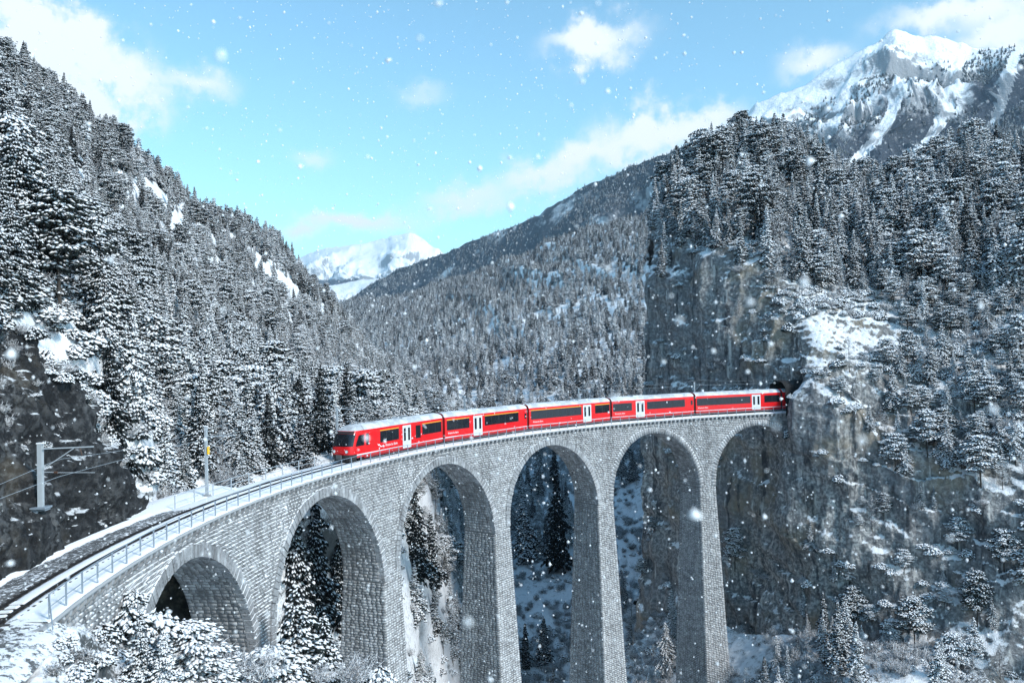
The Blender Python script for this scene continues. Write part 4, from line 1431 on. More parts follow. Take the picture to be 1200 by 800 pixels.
def trunk_mesh(name, H, r0, seed, lean=.0, limbs=0, z0=.3, top=1.0, limb_len=1.2):
    g = random.Random(seed)
    mb = MB()
    ox, oy = g.uniform(-1, 1)*lean, g.uniform(-1, 1)*lean
    pts, n = [], 7
    for k in range(7):
        q = k/6
        pts.append(((ox*math.sin(q*3)*H*.03), (oy*math.sin(q*2.4)*H*.03), q*H*top-.8*(k == 0)))
    v, f = [], []
    for k, p in enumerate(pts):
        r = r0*(1-.93*k/6)
        for a in range(n):
            v.append((p[0]+r*math.cos(a*2*math.pi/n), p[1]+r*math.sin(a*2*math.pi/n), p[2]))
    for k in range(6):
        for a in range(n):
            f.append((k*n+a, k*n+(a+1) % n, (k+1)*n+(a+1) % n, (k+1)*n+a))
    mb.add(v, f)
    for k in range(limbs):
        z = H*(z0+(.95-z0)*(k+g.random())/limbs)
        an = g.uniform(0, 6.28); L = limb_len*(1.05-z/H)+.25
        a = (0, 0, z); b = (L*math.cos(an), L*math.sin(an), z+g.uniform(-.25, .15)*L)
        mb.bar(a, b, .045, 3, .012)
    return mesh_from(name, mb.v, mb.f, (M_BARK,), True)

def spruce(seed, H, rb, mat, dens=1.0, step=.52, bare=.08, shape=.85, droop=.42, padL=.52, drop=.1):
    g = np.random.default_rng(seed)
    C, D, Lh, Wh = [], [], [], []
    z = H*bare
    lob, lph = g.integers(1, 4), g.uniform(0, 6.28)
    while z < H-.25:
        q = (z-H*bare)/(H*(1-bare))
        r = rb*(1-q)**shape*g.uniform(.78, 1.15)*(min(1, .55+q*5))+.12
        nb = max(3, int(round(dens*(2*math.pi*r/.95+2))))
        a0 = g.uniform(0, 6.28)
        for k in range(nb):
            if g.random() < drop: continue
            an = a0+2*math.pi*k/nb+g.uniform(-.25, .25)
            L = r*g.uniform(.6, 1.2)*(1+.28*math.sin(an*lob+lph+z*.9)+.12*math.sin(an*5+z*2.3))
            dz = droop*g.uniform(.6, 1.35)*(1-.6*q)
            zb = z+g.uniform(-.2, .2)
            npad = max(1, int(round(L/(padL*1.05))))
            for j in range(npad):
                u = (j+.75)/npad
                zc_ = zb+.10*L-dz*L*u*u
                sl = -dz*(.4+1.2*u)
                for sd in ((0, -1, 1) if j > 0 or npad == 1 else (0,)):
                    if sd and g.random() < .3: continue
                    an2 = an+sd*g.uniform(.35, .8)
                    lat = sd*padL*g.uniform(.35, .6)
                    x = L*u-abs(sd)*padL*.25
                    C.append((math.cos(an)*x-math.sin(an)*lat, math.sin(an)*x+math.cos(an)*lat, zc_-abs(sd)*.06*g.random()))
                    d = np.array([math.cos(an2), math.sin(an2), sl]); d /= np.linalg.norm(d)
                    D.append(d)
                    s = g.uniform(.75, 1.2)*(1-.2*u)*(1-.4*q)*(1 if sd == 0 else .8)
                    Lh.append(padL*s); Wh.append(padL*.46*s)
        z += step*(1-.35*q)*g.uniform(.6, 1.4)
    for k in range(3):   # leader
        C.append((0, 0, H-.15-.3*k)); D.append(np.array([.5, .3*(k-1), -.8])/np.linalg.norm([.5, .3*(k-1), -.8])); Lh.append(.2+.05*k); Wh.append(.15+.05*k)
    return pads_mesh('crown', np.array(C), np.array(D), np.array(Lh), np.array(Wh), .10, .26, mat, seed+1)

def pine(seed, H, rb, mat):
    """open-crowned pine: flat layered clumps on the upper part of a bare stem"""
    g = np.random.default_rng(seed)
    C, D, Lh, Wh = [], [], [], []
    nb = 26
    for b in range(nb):
        q = (b+g.random())/nb
        z = H*(.36+.62*q)
        an = b*2.4+g.uniform(-.5, .5)
        r = rb*(.55+.75*math.sin(math.pi*min(1, .18+q*.9)))*g.uniform(.7, 1.15)*(1.0 if q < .8 else .7)
        for c in range(3):
            u = (c+1)/3
            cx = np.array([math.cos(an)*r*u, math.sin(an)*r*u, z+.25*r*u*g.uniform(-.3, .8)])
            for k in range(int(11+9*u)):
                o = g.normal(0, 1, 3)*np.array([.66, .66, .15])
                C.append(cx+o)
                d = np.array([math.cos(an)+o[0], math.sin(an)+o[1], -.32+g.uniform(-.25, .2)]); d /= np.linalg.norm(d)
                D.append(d); s = g.uniform(.7, 1.15); Lh.append(.40*s); Wh.append(.22*s)
    return pads_mesh('crown', np.array(C), np.array(D), np.array(Lh), np.array(Wh), .09, .22, mat, seed+1)

def blades_mesh(name, A, B, w, mat, seed):
    """thin three-sided twigs from A to B"""
    g = np.random.default_rng(seed)
    d = B-A
    u = np.cross(d, g.normal(0, 1, d.shape)); u /= np.linalg.norm(u, axis=1, keepdims=True)+1e-9
    v = np.cross(d, u); v /= np.linalg.norm(v, axis=1, keepdims=True)+1e-9
    w = w[:, None]
    V = np.stack([A+u*w, A-u*w*.5+v*w*.87, A-u*w*.5-v*w*.87, B], 1)
    o = (np.arange(len(A))*4)[:, None, None]
    t = (o+np.array([[[0, 1, 3], [1, 2, 3], [2, 0, 3]]])).reshape(-1, 3)
    return mesh_np(name, V.reshape(-1, 3), tris=t, mats=(mat,))

def frosted(seed, H, rb, mat, nb=42, thick=.035, up=.45):
    """leafless tree or larch with rime on every twig"""
    g = np.random.default_rng(seed)
    A, B, w = [], [], []
    for b in range(nb):
        q = (b+g.random())/nb
        z = H*(.12+.86*q)
        an = b*2.4+g.uniform(-.4, .4)
        L = rb*(1-q)**.7*g.uniform(.6, 1.15)+.25
        a = np.array([0, 0, z]); e = a+np.array([math.cos(an)*L, math.sin(an)*L, L*up*g.uniform(.3, 1.2)])
        A.append(a); B.append(e); w.append(thick*1.6)
        for k in range(9):
            u = g.uniform(.2, 1)
            s = a+(e-a)*u
            dv = (e-a)/L*g.uniform(.2, .6)+g.normal(0, .35, 3)
            t2 = s+dv*min(1.1, L*.55)
            A.append(s); B.append(t2); w.append(thick*.8)
            for m_ in range(3):
                s2 = s+(t2-s)*g.uniform(.3, 1)
                A.append(s2); B.append(s2+g.normal(0, .28, 3)); w.append(thick*.6)
    return blades_mesh('crown', np.array(A), np.array(B), np.array(w), mat, seed)

def bush(seed, R_, mat, nst=26, thick=.03, pads=0):
    g = np.random.default_rng(seed)
    A, B, w = [], [], []
    for b in range(nst):
        an = g.uniform(0, 6.28); tilt = g.uniform(.1, 1.0)
        a = np.array([g.uniform(-.3, .3)*R_, g.uniform(-.3, .3)*R_, -.1])
        L = R_*g.uniform(.8, 1.5)
        e = a+np.array([math.cos(an)*tilt, math.sin(an)*tilt, 1.15-.5*tilt])*L
        A.append(a); B.append(e); w.append(thick*1.5)
        for k in range(8):
            s = a+(e-a)*g.uniform(.25, 1)
            t2 = s+((e-a)/L*.4+g.normal(0, .4, 3))*R_*.45
            A.append(s); B.append(t2); w.append(thick*.9)
            for m_ in range(3):
                s2 = s+(t2-s)*g.uniform(.3, 1)
                A.append(s2); B.append(s2+g.normal(0, .18, 3)*R_); w.append(thick*.7)
    return blades_mesh('twigs', np.array(A), np.array(B), np.array(w), mat, seed)

def padbush(seed, R_, mat, n=200):
    g = np.random.default_rng(seed)
    d = g.normal(0, 1, (n, 3)); d[:, 2] = np.abs(d[:, 2])*.9
    d /= np.linalg.norm(d, axis=1, keepdims=True)
    C = d*R_*g.uniform(.45, 1.0, (n, 1))*np.array([1, 1, .85])
    D = d*np.array([1, 1, .0])+np.array([0, 0, -.35])
    D /= np.linalg.norm(D, axis=1, keepdims=True)
    s = g.uniform(.7, 1.3, n)*R_*.19
    return pads_mesh('foliage', C, D, s, s*.6, .06*R_, .14*R_, mat, seed+1)

# kinds: (crown mesh, trunk mesh, natural height)
KINDS = []
def kind(crown, trunk, H, fam): KINDS.append((crown, trunk, H, fam))
for k in range(8):
    H = 15.0
    kind(spruce(300+k, H, [2.2, 2.6, 3.0, 2.4, 3.3, 2.0, 2.8, 2.5][k], M_SPRUCE, dens=[.95, .8, 1, .7, .9, 1.1, .75, 1][k], droop=[.38, .55, .45, .7, .5, .35, .62, .48][k], shape=[.85, .7, 1.0, .8, .65, .9, 1.1, .75][k], bare=[.06, .12, .05, .2, .1, .05, .16, .08][k], drop=[.1, .22, .1, .3, .15, .08, .25, .12][k], padL=.46), trunk_mesh('trunk', H*.97, .2, 400+k, .5, 22, .05), H, 'spruce')
for k in range(2):
    kind(spruce(320+k, 15.0, 2.3+.4*k, M_DARKSP, dens=1.0, droop=.55, drop=.05), trunk_mesh('trunk', 14.5, .2, 420+k, .2, 18, .05), 15.0, 'dark')
for k in range(3):
    kind(pine(340+k, 13.0, 2.1+.25*k, M_PINE), trunk_mesh('trunk', 12.4, .19, 440+k, .8, 30, .25, limb_len=2.4), 13.0, 'pine')
for k in range(2):
    kind(frosted(360+k, 11.0, 2.0+.3*k, M_FROST), trunk_mesh('trunk', 10.8, .12, 460+k, .6), 11.0, 'frost')
# coarse kinds for the far woods
FAR_FROM = len(KINDS)
for k in range(4):
    kind(spruce(380+k, 15.0, 3.3+.35*k, M_DARKSP if k in (0, 2) else M_SPRUCE, dens=.55, step=1.15, padL=1.0, drop=.05), trunk_mesh('trunk', 14.5, .2, 480+k), 15.0, 'far')
kind(frosted(395, 11.0, 2.2, M_FROST, nb=20, thick=.08), trunk_mesh('trunk', 10.5, .13, 495), 11.0, 'farfrost')
FAM = {}
for i, kk in enumerate(KINDS): FAM.setdefault(kk[3], []).append(i)

def sample(P, count, mask, seed):
    """random points on a grid surface, weighted by area and mask; returns points and normals"""
    g = np.random.default_rng(seed)
    a = P[:-1, :-1]; b = P[:-1, 1:]; c = P[1:, :-1]; d = P[1:, 1:]
    nrm = np.cross(d-a, c-b)
    ar = np.linalg.norm(nrm, axis=-1)*.5
    nz = np.abs(nrm[..., 2])/(2*ar+1e-9)
    cen = (a+b+c+d)/4
    x, y, z = project(cen.reshape(-1, 3))
    w = ar.ravel()*nz.ravel()*mask(cen.reshape(-1, 3), nz.ravel(), x, y, z)
    w = np.where(z > 5, w, 0)
    tot = w.sum()
    if tot <= 0: return np.zeros((0, 3)), tot
    idx = g.choice(len(w), count, p=w/tot)
    u, v = g.random((2, count, 1))
    A, B, C_, D_ = (q.reshape(-1, 3)[idx] for q in (a, b, c, d))
    pts = (A*(1-u)+B*u)*(1-v)+(C_*(1-u)+D_*u)*v
    return pts, tot

def thin(pts, dmin, seed=0):
    """drop points closer than dmin in plan"""
    g = {}
    keep = []
    for i, p in enumerate(pts):
        k = (int(p[0]//dmin), int(p[1]//dmin))
        ok = True
        for dx in (-1, 0, 1):
            for dy in (-1, 0, 1):
                for j in g.get((k[0]+dx, k[1]+dy), ()):
                    if (pts[j][0]-p[0])**2+(pts[j][1]-p[1])**2 < dmin*dmin:
                        ok = False
                        break
                if not ok: break
            if not ok: break
        if ok:
            g.setdefault(k, []).append(i); keep.append(i)
    return pts[keep]

def clear_of_track(p, r0=96.0, r1=105.2):
    rad = np.hypot(p[:, 0], p[:, 1]); ang = np.arctan2(p[:, 1], p[:, 0])*100
    return ~((rad > r0) & (rad < r1) & (ang > -90))

TREES = []      # x, y, z, height, kind, zone
def plant(pts, hmin, hmax, fams, wts, zone, seed, sink=.3):
    g = np.random.default_rng(seed)
    pool = [FAM[f] for f in fams]
    fi = g.choice(len(fams), len(pts), p=np.array(wts)/sum(wts))
    for p, f in zip(pts, fi):
        k = pool[f][g.integers(len(pool[f]))]
        h = g.uniform(hmin, hmax)*(.75 if KINDS[k][3] in ('frost', 'farfrost') else 1)*(1 if g.random() > .2 else .6)
        TREES.append((p[0], p[1], p[2]-sink, h, k, zone))

in_view = lambda x, y, m=60: (x > -m-60) & (x < 1200+m) & (y > -120) & (y < 830+m)
# left mountain
def mk_left(c, nz, x, y, z):
    cl = fbm(c, 1/30, 3, 501)
    w = np.where(in_view(x, y, 120), 1.0, 0)*np.clip(.75+cl*1.3, .22, 1.2)
    w = w*np.where(z < 230, 1.3, 1.0)
    return w
pts, tot = sample(LEFT, 18000, mk_left, 601)
pts = pts[clear_of_track(pts)]
d = project(pts)[2]
near = thin(pts[d < 260], 2.15); far = thin(pts[d >= 260], 2.8)
plant(near, 6, 12.0, ('spruce', 'pine', 'dark', 'frost'), (6.5, 1.6, .9, 1.4), 'left', 701)
plant(far, 7, 12.5, ('spruce', 'pine', 'far', 'frost'), (4, 1.2, 2, 1.0), 'left', 702)
# valley slope
def mk_val(c, nz, x, y, z):
    cl = fbm(c, 1/90, 4, 511)
    w = np.where(in_view(x, y, 30), 1.0, 0)
    low = np.where(y > 545, np.clip(.22+fbm(c, 1/25, 3, 513)*1.5, 0, 1), 1.0)
    return w*low*np.clip(.95+cl*1.0, .12, 1.1)
pts, tot = sample(VALLEY, 80000, mk_val, 611)
d = project(pts)[2]
nearv = thin(pts[d < 420], 3.4); farv = pts[d >= 420]
farv = thin(farv, 3.6)
plant(nearv, 8, 16, ('spruce', 'dark', 'frost'), (3.2, 1.4, 2.0), 'valley_near', 711)
plant(farv, 7, 13, ('far', 'farfrost'), (3, 1.8), 'valley', 712)
# right cliff: wood on the brow, small trees on ledges
def mk_brow(c, nz, x, y, z):
    w = np.where(in_view(x, y, 60) & (nz > .28), 1.0, 0)*np.clip((nz-.25)*3, 0, 1)
    gap = np.exp(-(((x-905-(y-270)*1.1)/30)**2))*np.where((y > 235) & (y < 420), 1, 0)      # the open snowy gully
    w = w*np.where((x < 895) & (y > 288), .10, 1.0)
    return w*np.where(y < 345, 1.0, np.where((x > 960) & (y < 560), 1.0, .35))*(1-.55*gap)*np.clip(.8+fbm(c, 1/22, 3, 521)*.9, 0, 1.2)
pts, tot = sample(CLIFF, 12000, mk_brow, 621)
pts = pts[clear_of_track(pts, 94, 108)]
px, py, pz = project(pts)
brow = thin(pts[py < 345], 2.0); ledge = thin(pts[py >= 345], 1.9)
plant(brow, 6.5, 13.5, ('spruce', 'pine', 'dark', 'frost'), (6, 1.4, 1.0, 2.2), 'brow', 721)
plant(ledge, 3.5, 9.0, ('pine', 'spruce', 'frost'), (3, 2, 2), 'ledge', 722)
# trees at the foot of the cliff
def mk_scree(c, nz, x, y, z):
    return np.where(in_view(x, y, 40), 1.0, 0)*np.clip(.25+fbm(c, 1/12, 3, 531)*1.6, 0, 1)*np.where(x < 1060, 1, .35)
pts, tot = sample(SCREE, 700, mk_scree, 631)
pts = pts[clear_of_track(pts, 90, 108)]
plant(thin(pts, 2.6), 4, 10, ('spruce', 'frost', 'dark'), (3, 3, .6), 'scree', 731)
# far mountains: woods seen as fine texture
for (Pm, cnt, sd, zmin) in ((EAST, 22000, 641, 0), (W2, 22000, 642, 0)):
    def mk_far(c, nz, x, y, z):
        cl = fbm(c, 1/260, 4, 541)
        base_ = np.where(in_view(x, y, 10) & (y < 420), 1.0, 0)
        if Pm is EAST:
            cr = np.interp(x, [r[0] for r in E_ridge], [r[1] for r in E_ridge])
            ok = wood_e(c, x, y)
            return base_*np.clip(ok*1.6, 0, 1)*np.clip(.6+cl*1.5, 0, 1)
        return base_*np.clip(.6+cl*1.4, 0, 1)
    pts, tot = sample(Pm[1:], cnt, mk_far, sd)
    plant(pts, 9, 15, ('far',), (1,), 'distant', sd+100, 1.0)

# single trees one can point at
HERO = [  # x, y of the foot in the photograph, depth, height, kind, label
    (768, 738, 205, 37, 'dark', 'tall dark spruce standing alone inside the fifth arch'),
    (650, 668, 240, 30, 'dark', 'dense dark spruce filling the right side of the fourth arch'),
    (612, 655, 250, 24, 'spruce', 'snowy spruce at the left of the fourth arch'),
    (489, 680, 150, 19, 'dark', 'dark spruce by the left pier of the third arch'),
    (506, 690, 155, 15, 'dark', 'shorter dark spruce beside the first one in the third arch'),
    (524, 650, 175, 9, 'spruce', 'small young spruce on the snow slope in the third arch'),
    (345, 752, 88, 17, 'dark', 'dark spruce behind the second arch at its left side'),
    (372, 748, 94, 18, 'dark', 'snow-streaked spruce in the middle of the second arch'),
    (402, 740, 100, 15, 'dark', 'snowy spruce at the right of the second arch'),
    (364, 880, 58, 12.0, 'spruce', 'snow-laden young spruce in front of the second arch'),
    (400, 905, 57, 11.4, 'spruce', 'snow-laden spruce just right of the young spruce before the second arch'),
    (425, 905, 60, 9.6, 'spruce', 'low snowy spruce at the foot of the second pier'),
    (318, 900, 58, 9.0, 'pine', 'snow-covered pine in front of the first pier'),
    (225, 845, 50, 6.4, 'pine', 'snow-covered pine in front of the nearest arch'),
    (165, 815, 46, 5.2, 'spruce', 'bushy snowy spruce below the abutment wall'),
    (195, 850, 45, 5.6, 'spruce', 'low snowy spruce at the bottom edge left of the nearest arch'),
    (280, 870, 54, 6.5, 'spruce', 'snowy spruce below the right foot of the nearest arch'),
    (255, 872, 50, 5.2, 'pine', 'ragged snowy pine at the bottom edge under the nearest arch'),
    (985, 790, 124, 11, 'spruce', 'snow-dusted spruce standing at the foot of the right cliff'),
    (640, 775, 195, 12, 'dark', 'dark low spruce at the bottom of the fourth arch'),
    (618, 780, 190, 11, 'dark', 'dark spruce beside the left pier at the bottom of the fourth arch'),
    (235, 560, 84, 10, 'dark', 'dark spruce right behind the mast with the yellow plate'),
    (412, 525, 118, 13, 'dark', 'dark spruce rising directly behind the train cab'),
]
hero_rows = []
GROUND = np.concatenate([G_.reshape(-1, 3) for G_ in (LEFT, VALLEY, SCREE, BANK)])
gx, gy, gz = project(GROUND)
bx, by, bz = project(BANK.reshape(-1, 3))
for (x, y, t_, h, fam, lab) in HERO:
    p = at(x, y, t_)
    if y > 800:                       # on the near bank
        k_ = np.argmin(np.hypot(bx-x, by-y)+np.where(bz > 20, 0, 1e6))
        p = BANK.reshape(-1, 3)[k_]-np.array([0, 0, .3]); h = (h*FPX/t_+(by[k_]-y))*bz[k_]/FPX
    for rad_ in (() if y > 800 else (5, 10, 20)):          # stand the tree on the slope at that spot
        c_ = np.where((np.hypot(gx-x, gy-y) < rad_) & (gz > 20) & (gz > t_*.7) & (gz < t_*1.8))[0]
        if len(c_):
            b_ = c_[np.argmin(np.abs(gz[c_]-t_))]
            p = GROUND[b_]-np.array([0, 0, .25]); h = h*gz[b_]/t_
            break
    k = FAM[fam][len(hero_rows) % len(FAM[fam])]
    hero_rows.append((p[0], p[1], p[2], h, k, lab, 1.35 if y > 800 else (.95 if h < 20 else .8)))

# choose the trees that show largest: paint cones front to back on a coarse grid
T = TREES
arr = np.array([(a[0], a[1], a[2], a[3], a[4]) for a in T])
x0, y0, z0 = project(arr[:, :3]); x1, y1, z1 = project(arr[:, :3]+np.array([0, 0, 1])*arr[:, 3:4])
buf = np.zeros((200, 300), bool)
# the viaduct and the near rock hide what lies behind them
vis = np.zeros(len(T))
occl = np.zeros((200, 300), bool)
for s in np.arange(-66, 90, .8):
    for z in np.arange(-45, 4, 1.0):
        inop = any(abs(s-c) < r and z < zc+math.sqrt(max(r*r-(s-c)**2, 0)) for c, r, zc in ARCH)
        if inop: continue
        a, b, c_ = project(polar(98.0, s, z))
        if c_ > 5 and 0 <= a < 1200 and 0 <= b < 800:
            occl[max(0, int(b/4)-1):int(b/4)+2, max(0, int(a/4)-1):int(a/4)+2] = True
for p in NEARROCK[8:-20:4, ::3].reshape(-1, 3):
    a, b, c_ = project(p)
    if c_ > 5 and 0 <= a < 1200 and 0 <= b < 800:
        occl[int(b/4), int(a/4)] = True
buf |= False
for i in np.argsort(z0):
    if z0[i] > 420: break
    h = abs(y0[i]-y1[i]); w = h*.17
    xa_, xb_ = int((x0[i]-w)/4), int((x0[i]+w)/4)
    ya_, yb_ = int(y1[i]/4), int(y0[i]/4)
    xa_, xb_, ya_, yb_ = max(xa_, 0), min(xb_, 299), max(ya_, 0), min(yb_, 199)
    if xa_ > xb_ or ya_ > yb_: continue
    sub = buf[ya_:yb_+1, xa_:xb_+1]
    free = ~sub
    if z0[i] > 66: free = free & ~occl[ya_:yb_+1, xa_:xb_+1]
    vis[i] = free.sum()
    buf[ya_:yb_+1, xa_:xb_+1] = True
N_OWN = 300-len(HERO)
chosen = np.argsort(-vis)[:N_OWN]
chosen = [i for i in chosen if vis[i] > 0]
is_own = np.zeros(len(T), bool); is_own[chosen] = True

def zone_label(zone, k, x, y):
    fam = {'spruce': 'snow-laden spruce', 'dark': 'dark spruce', 'pine': 'snowy layered pine', 'frost': 'rime-white bare tree', 'far': 'snowy conifer', 'farfrost': 'rime-white bare tree'}[KINDS[k][3]]
    if zone == 'left':
        if x < 200 and y < 400:
            w = ('high up near the left edge' if y < 230 else 'on the slope at the left edge') if x < 90 else ('on the left slope below the skyline' if y < 270 else 'on the slope above the black rock')
        elif x < 200: w = 'on the lip of the black rock face'
        elif y > 520: w = 'right behind the far railing'
        elif y > 450: w = 'behind the viaduct left of the train' if x < 330 else 'behind the front of the train'
        elif y > 360: w = 'on the lower mountainside above the yellow-plated mast' if x < 300 else 'on the lower mountainside above the train cab'
        else: w = 'near the skyline of the left mountain'
    elif zone == 'brow':
        if x < 830: w = 'on the left corner of the cliff top' if y > 220 else 'at the top left skyline of the cliff'
        elif y < 200: w = 'on the skyline above the tunnel cliff' if x < 1000 else 'on the right skyline below the snowy mountain'
        elif x < 930: w = 'on the cliff top above the tunnel'
        elif x < 1040: w = 'beside the snowy gully on the cliff top'
        else: w = 'on the right slope above the cliff' if y < 300 else 'low on the right slope at the cliff rim'
    elif zone == 'ledge': w = 'clinging to ledges above the tunnel' if y < 480 and x < 1050 else ('high on the right-hand cliff' if y < 560 else 'low on a ledge of the right-hand cliff')
    elif zone == 'scree': w = 'at the snowy foot of the right cliff'
    else: w = 'on the gorge slope seen through the arches' if y > 470 else 'on the wooded slope behind the train'
    return fam+' '+w
ORD = ['leftmost', 'second from left', 'third from left', 'fourth from left', 'fifth from left', 'sixth from left', 'seventh from left', 'eighth from left', 'ninth from left', 'tenth from left', 'eleventh from left', 'twelfth from left', 'thirteenth from left', 'fourteenth from left', 'fifteenth from left', 'sixteenth from left', 'seventeenth from left', 'eighteenth from left', 'nineteenth from left', 'twentieth from left', 'twenty-first from left', 'twenty-second from left', 'twenty-third from left', 'twenty-fourth from left', 'twenty-fifth from left']
def kind_name(k):
    return {'spruce': 'spruce_tree', 'dark': 'spruce_tree', 'pine': 'pine_tree', 'frost': 'bare_tree', 'far': 'spruce_tree', 'farfrost': 'bare_tree'}[KINDS[k][3]]
def add_tree(p, h, k, label, group, rz, wob=1.0):
    crown, trunk, H, fam = KINDS[k]
    root = empty(kind_name(k), p, rz)
    root.scale = (h/H*wob, h/H*wob, h/H)
    tag(root, label, 'tree', group)
    link('trunk', trunk, root); link('crown', crown, root)
    return root
g = random.Random(3)
for (x, y, z, h, k, lab, wb_) in hero_rows:
    add_tree((x, y, z), h, k, lab, 'trees around the viaduct', g.uniform(0, 6.28), wb_)
by_label = {}
for i in chosen:
    a = T[i]
    xx, yy, _ = project(np.array(a[:3])+np.array([0, 0, a[3]*.5]))
    by_label.setdefault(zone_label(a[5], a[4], xx, yy), []).append((xx, i))
for zl, mem in by_label.items():
    mem.sort()
    for j, (xx, i) in enumerate(mem):
        a = T[i]
        lab = zl if len(mem) == 1 else zl+', '+(ORD[j] if j < len(ORD)-1 and j < len(mem)-1 else ('rightmost' if j == len(mem)-1 else 'towards the right'))
        add_tree(a[:3], a[3], a[4], lab, zl.split(' on ')[0] if False else 'trees: '+zl, g.uniform(0, 6.28), g.uniform(.85, 1.2))

# the rest of each wood: one object per wood, tree copies placed with geometry nodes
def forest(name, rows, label):
    V = np.array([(r[0], r[1], r[2]) for r in rows])
    me = bpy.data.meshes.new(name)
    me.vertices.add(len(V)); me.vertices.foreach_set('co', V.astype(np.float32).ravel())
    gg = np.random.default_rng(len(rows))
    used = sorted(set(r[4] for r in rows))
    remap = {k: i for i, k in enumerate(used)}
    a = me.attributes.new('which', 'INT', 'POINT'); a.data.foreach_set('value', np.array([remap[r[4]] for r in rows], np.int32))
    a = me.attributes.new('turn', 'FLOAT_VECTOR', 'POINT')
    tv = np.stack([gg.normal(0, .03, len(V)), gg.normal(0, .03, len(V)), gg.uniform(0, 6.28, len(V))], 1)
    a.data.foreach_set('vector', tv.astype(np.float32).ravel())
    a = me.attributes.new('size', 'FLOAT_VECTOR', 'POINT')
    hs = np.array([r[3]/KINDS[r[4]][2] for r in rows]); wb = gg.uniform(.8, 1.25, len(V))
    a.data.foreach_set('vector', np.stack([hs*wb, hs*wb, hs], 1).astype(np.float32).ravel())
    me.update()
    o = link(name, me)
    tag(o, label, None, None, 'stuff')
    ng = bpy.data.node_groups.new(name+'_nodes', 'GeometryNodeTree')
    ng.interface.new_socket('Geometry', in_out='INPUT', socket_type='NodeSocketGeometry')
    ng.interface.new_socket('Geometry', in_out='OUTPUT', socket_type='NodeSocketGeometry')
    N, Lk = ng.nodes, ng.links
    gi = N.new('NodeGroupInput'); go = N.new('NodeGroupOutput')
    geo_join = N.new('GeometryNodeJoinGeometry')
    insts = []
    for k in used:
        j = N.new('GeometryNodeJoinGeometry')
        for ob in PROTO[k]:
            oi = N.new('GeometryNodeObjectInfo'); oi.transform_space = 'ORIGINAL'
            oi.inputs['Object'].default_value = ob
            Lk.new(oi.outputs['Geometry'], j.inputs[0])
        ti = N.new('GeometryNodeGeometryToInstance')
        Lk.new(j.outputs[0], ti.inputs[0])
        insts.append(ti)
    for ti in reversed(insts):
        Lk.new(ti.outputs[0], geo_join.inputs[0])
    iop = N.new('GeometryNodeInstanceOnPoints')
    Lk.new(gi.outputs[0], iop.inputs['Points'])
    Lk.new(geo_join.outputs[0], iop.inputs['Instance'])
    iop.inputs['Pick Instance'].default_value = True
    def attr(nm, dt):
        n = N.new('GeometryNodeInputNamedAttribute'); n.data_type = dt
        n.inputs['Name'].default_value = nm
        return n.outputs[0]
    Lk.new(attr('which', 'INT'), iop.inputs['Instance Index'])
    Lk.new(attr('turn', 'FLOAT_VECTOR'), iop.inputs['Rotation'])
    Lk.new(attr('size', 'FLOAT_VECTOR'), iop.inputs['Scale'])
    Lk.new(iop.outputs[0], go.inputs[0])
    md = o.modifiers.new('trees', 'NODES'); md.node_group = ng
    return o

# prototypes are trees that stand in the scene themselves
PROTO = {}
for ob in list(COL.objects):
    if ob.name.split('.')[0] == 'crown' and ob.parent:
        for k, kk in enumerate(KINDS):
            if ob.data == kk[0] and k not in PROTO:
                tr = [c for c in ob.parent.children if c.name.startswith('trunk')][0]
                PROTO[k] = (ob, tr)
for k in range(len(KINDS)):
    if k not in PROTO:      # a kind that only grows far off: stand one up where the first of it grows
        i = next((i for i in range(len(T)) if T[i][4] == k), None)
        if i is None: continue
        is_own[i] = True
        xx, yy, _ = project(np.array(T[i][:3]))
        zl = zone_label(T[i][5], k, xx, yy)
        r_ = add_tree(T[i][:3], T[i][3], k, zl+', '+['a lone one', 'a broad one', 'a slender one', 'a taller one', 'a short one'][k % 5], 'trees: '+zl, 0)
        ch = list(r_.children)
        PROTO[k] = ([c for c in ch if c.name.startswith('crown')][0], [c for c in ch if c.name.startswith('trunk')][0])
zones = [(('left',), 'left_forest', 'snow-covered conifer forest on the left mountainside'),
         (('valley', 'valley_near'), 'valley_forest', 'snowy forest on the slope across the gorge'),
         (('brow', 'ledge', 'scree'), 'cliff_forest', 'snowy conifers on the brow and ledges of the right cliff'),
         (('distant',), 'distant_forest', 'woods on the distant mountains')]
for zs_, nm, lab in zones:
    rows = [T[i] for i in range(len(T)) if not is_own[i] and T[i][5] in zs_]
    if rows: forest(nm, rows, lab)
print('TREES', len(T), 'own', len(chosen), {z[1]: sum(1 for t_ in T if t_[5] in z[0]) for z in zones})

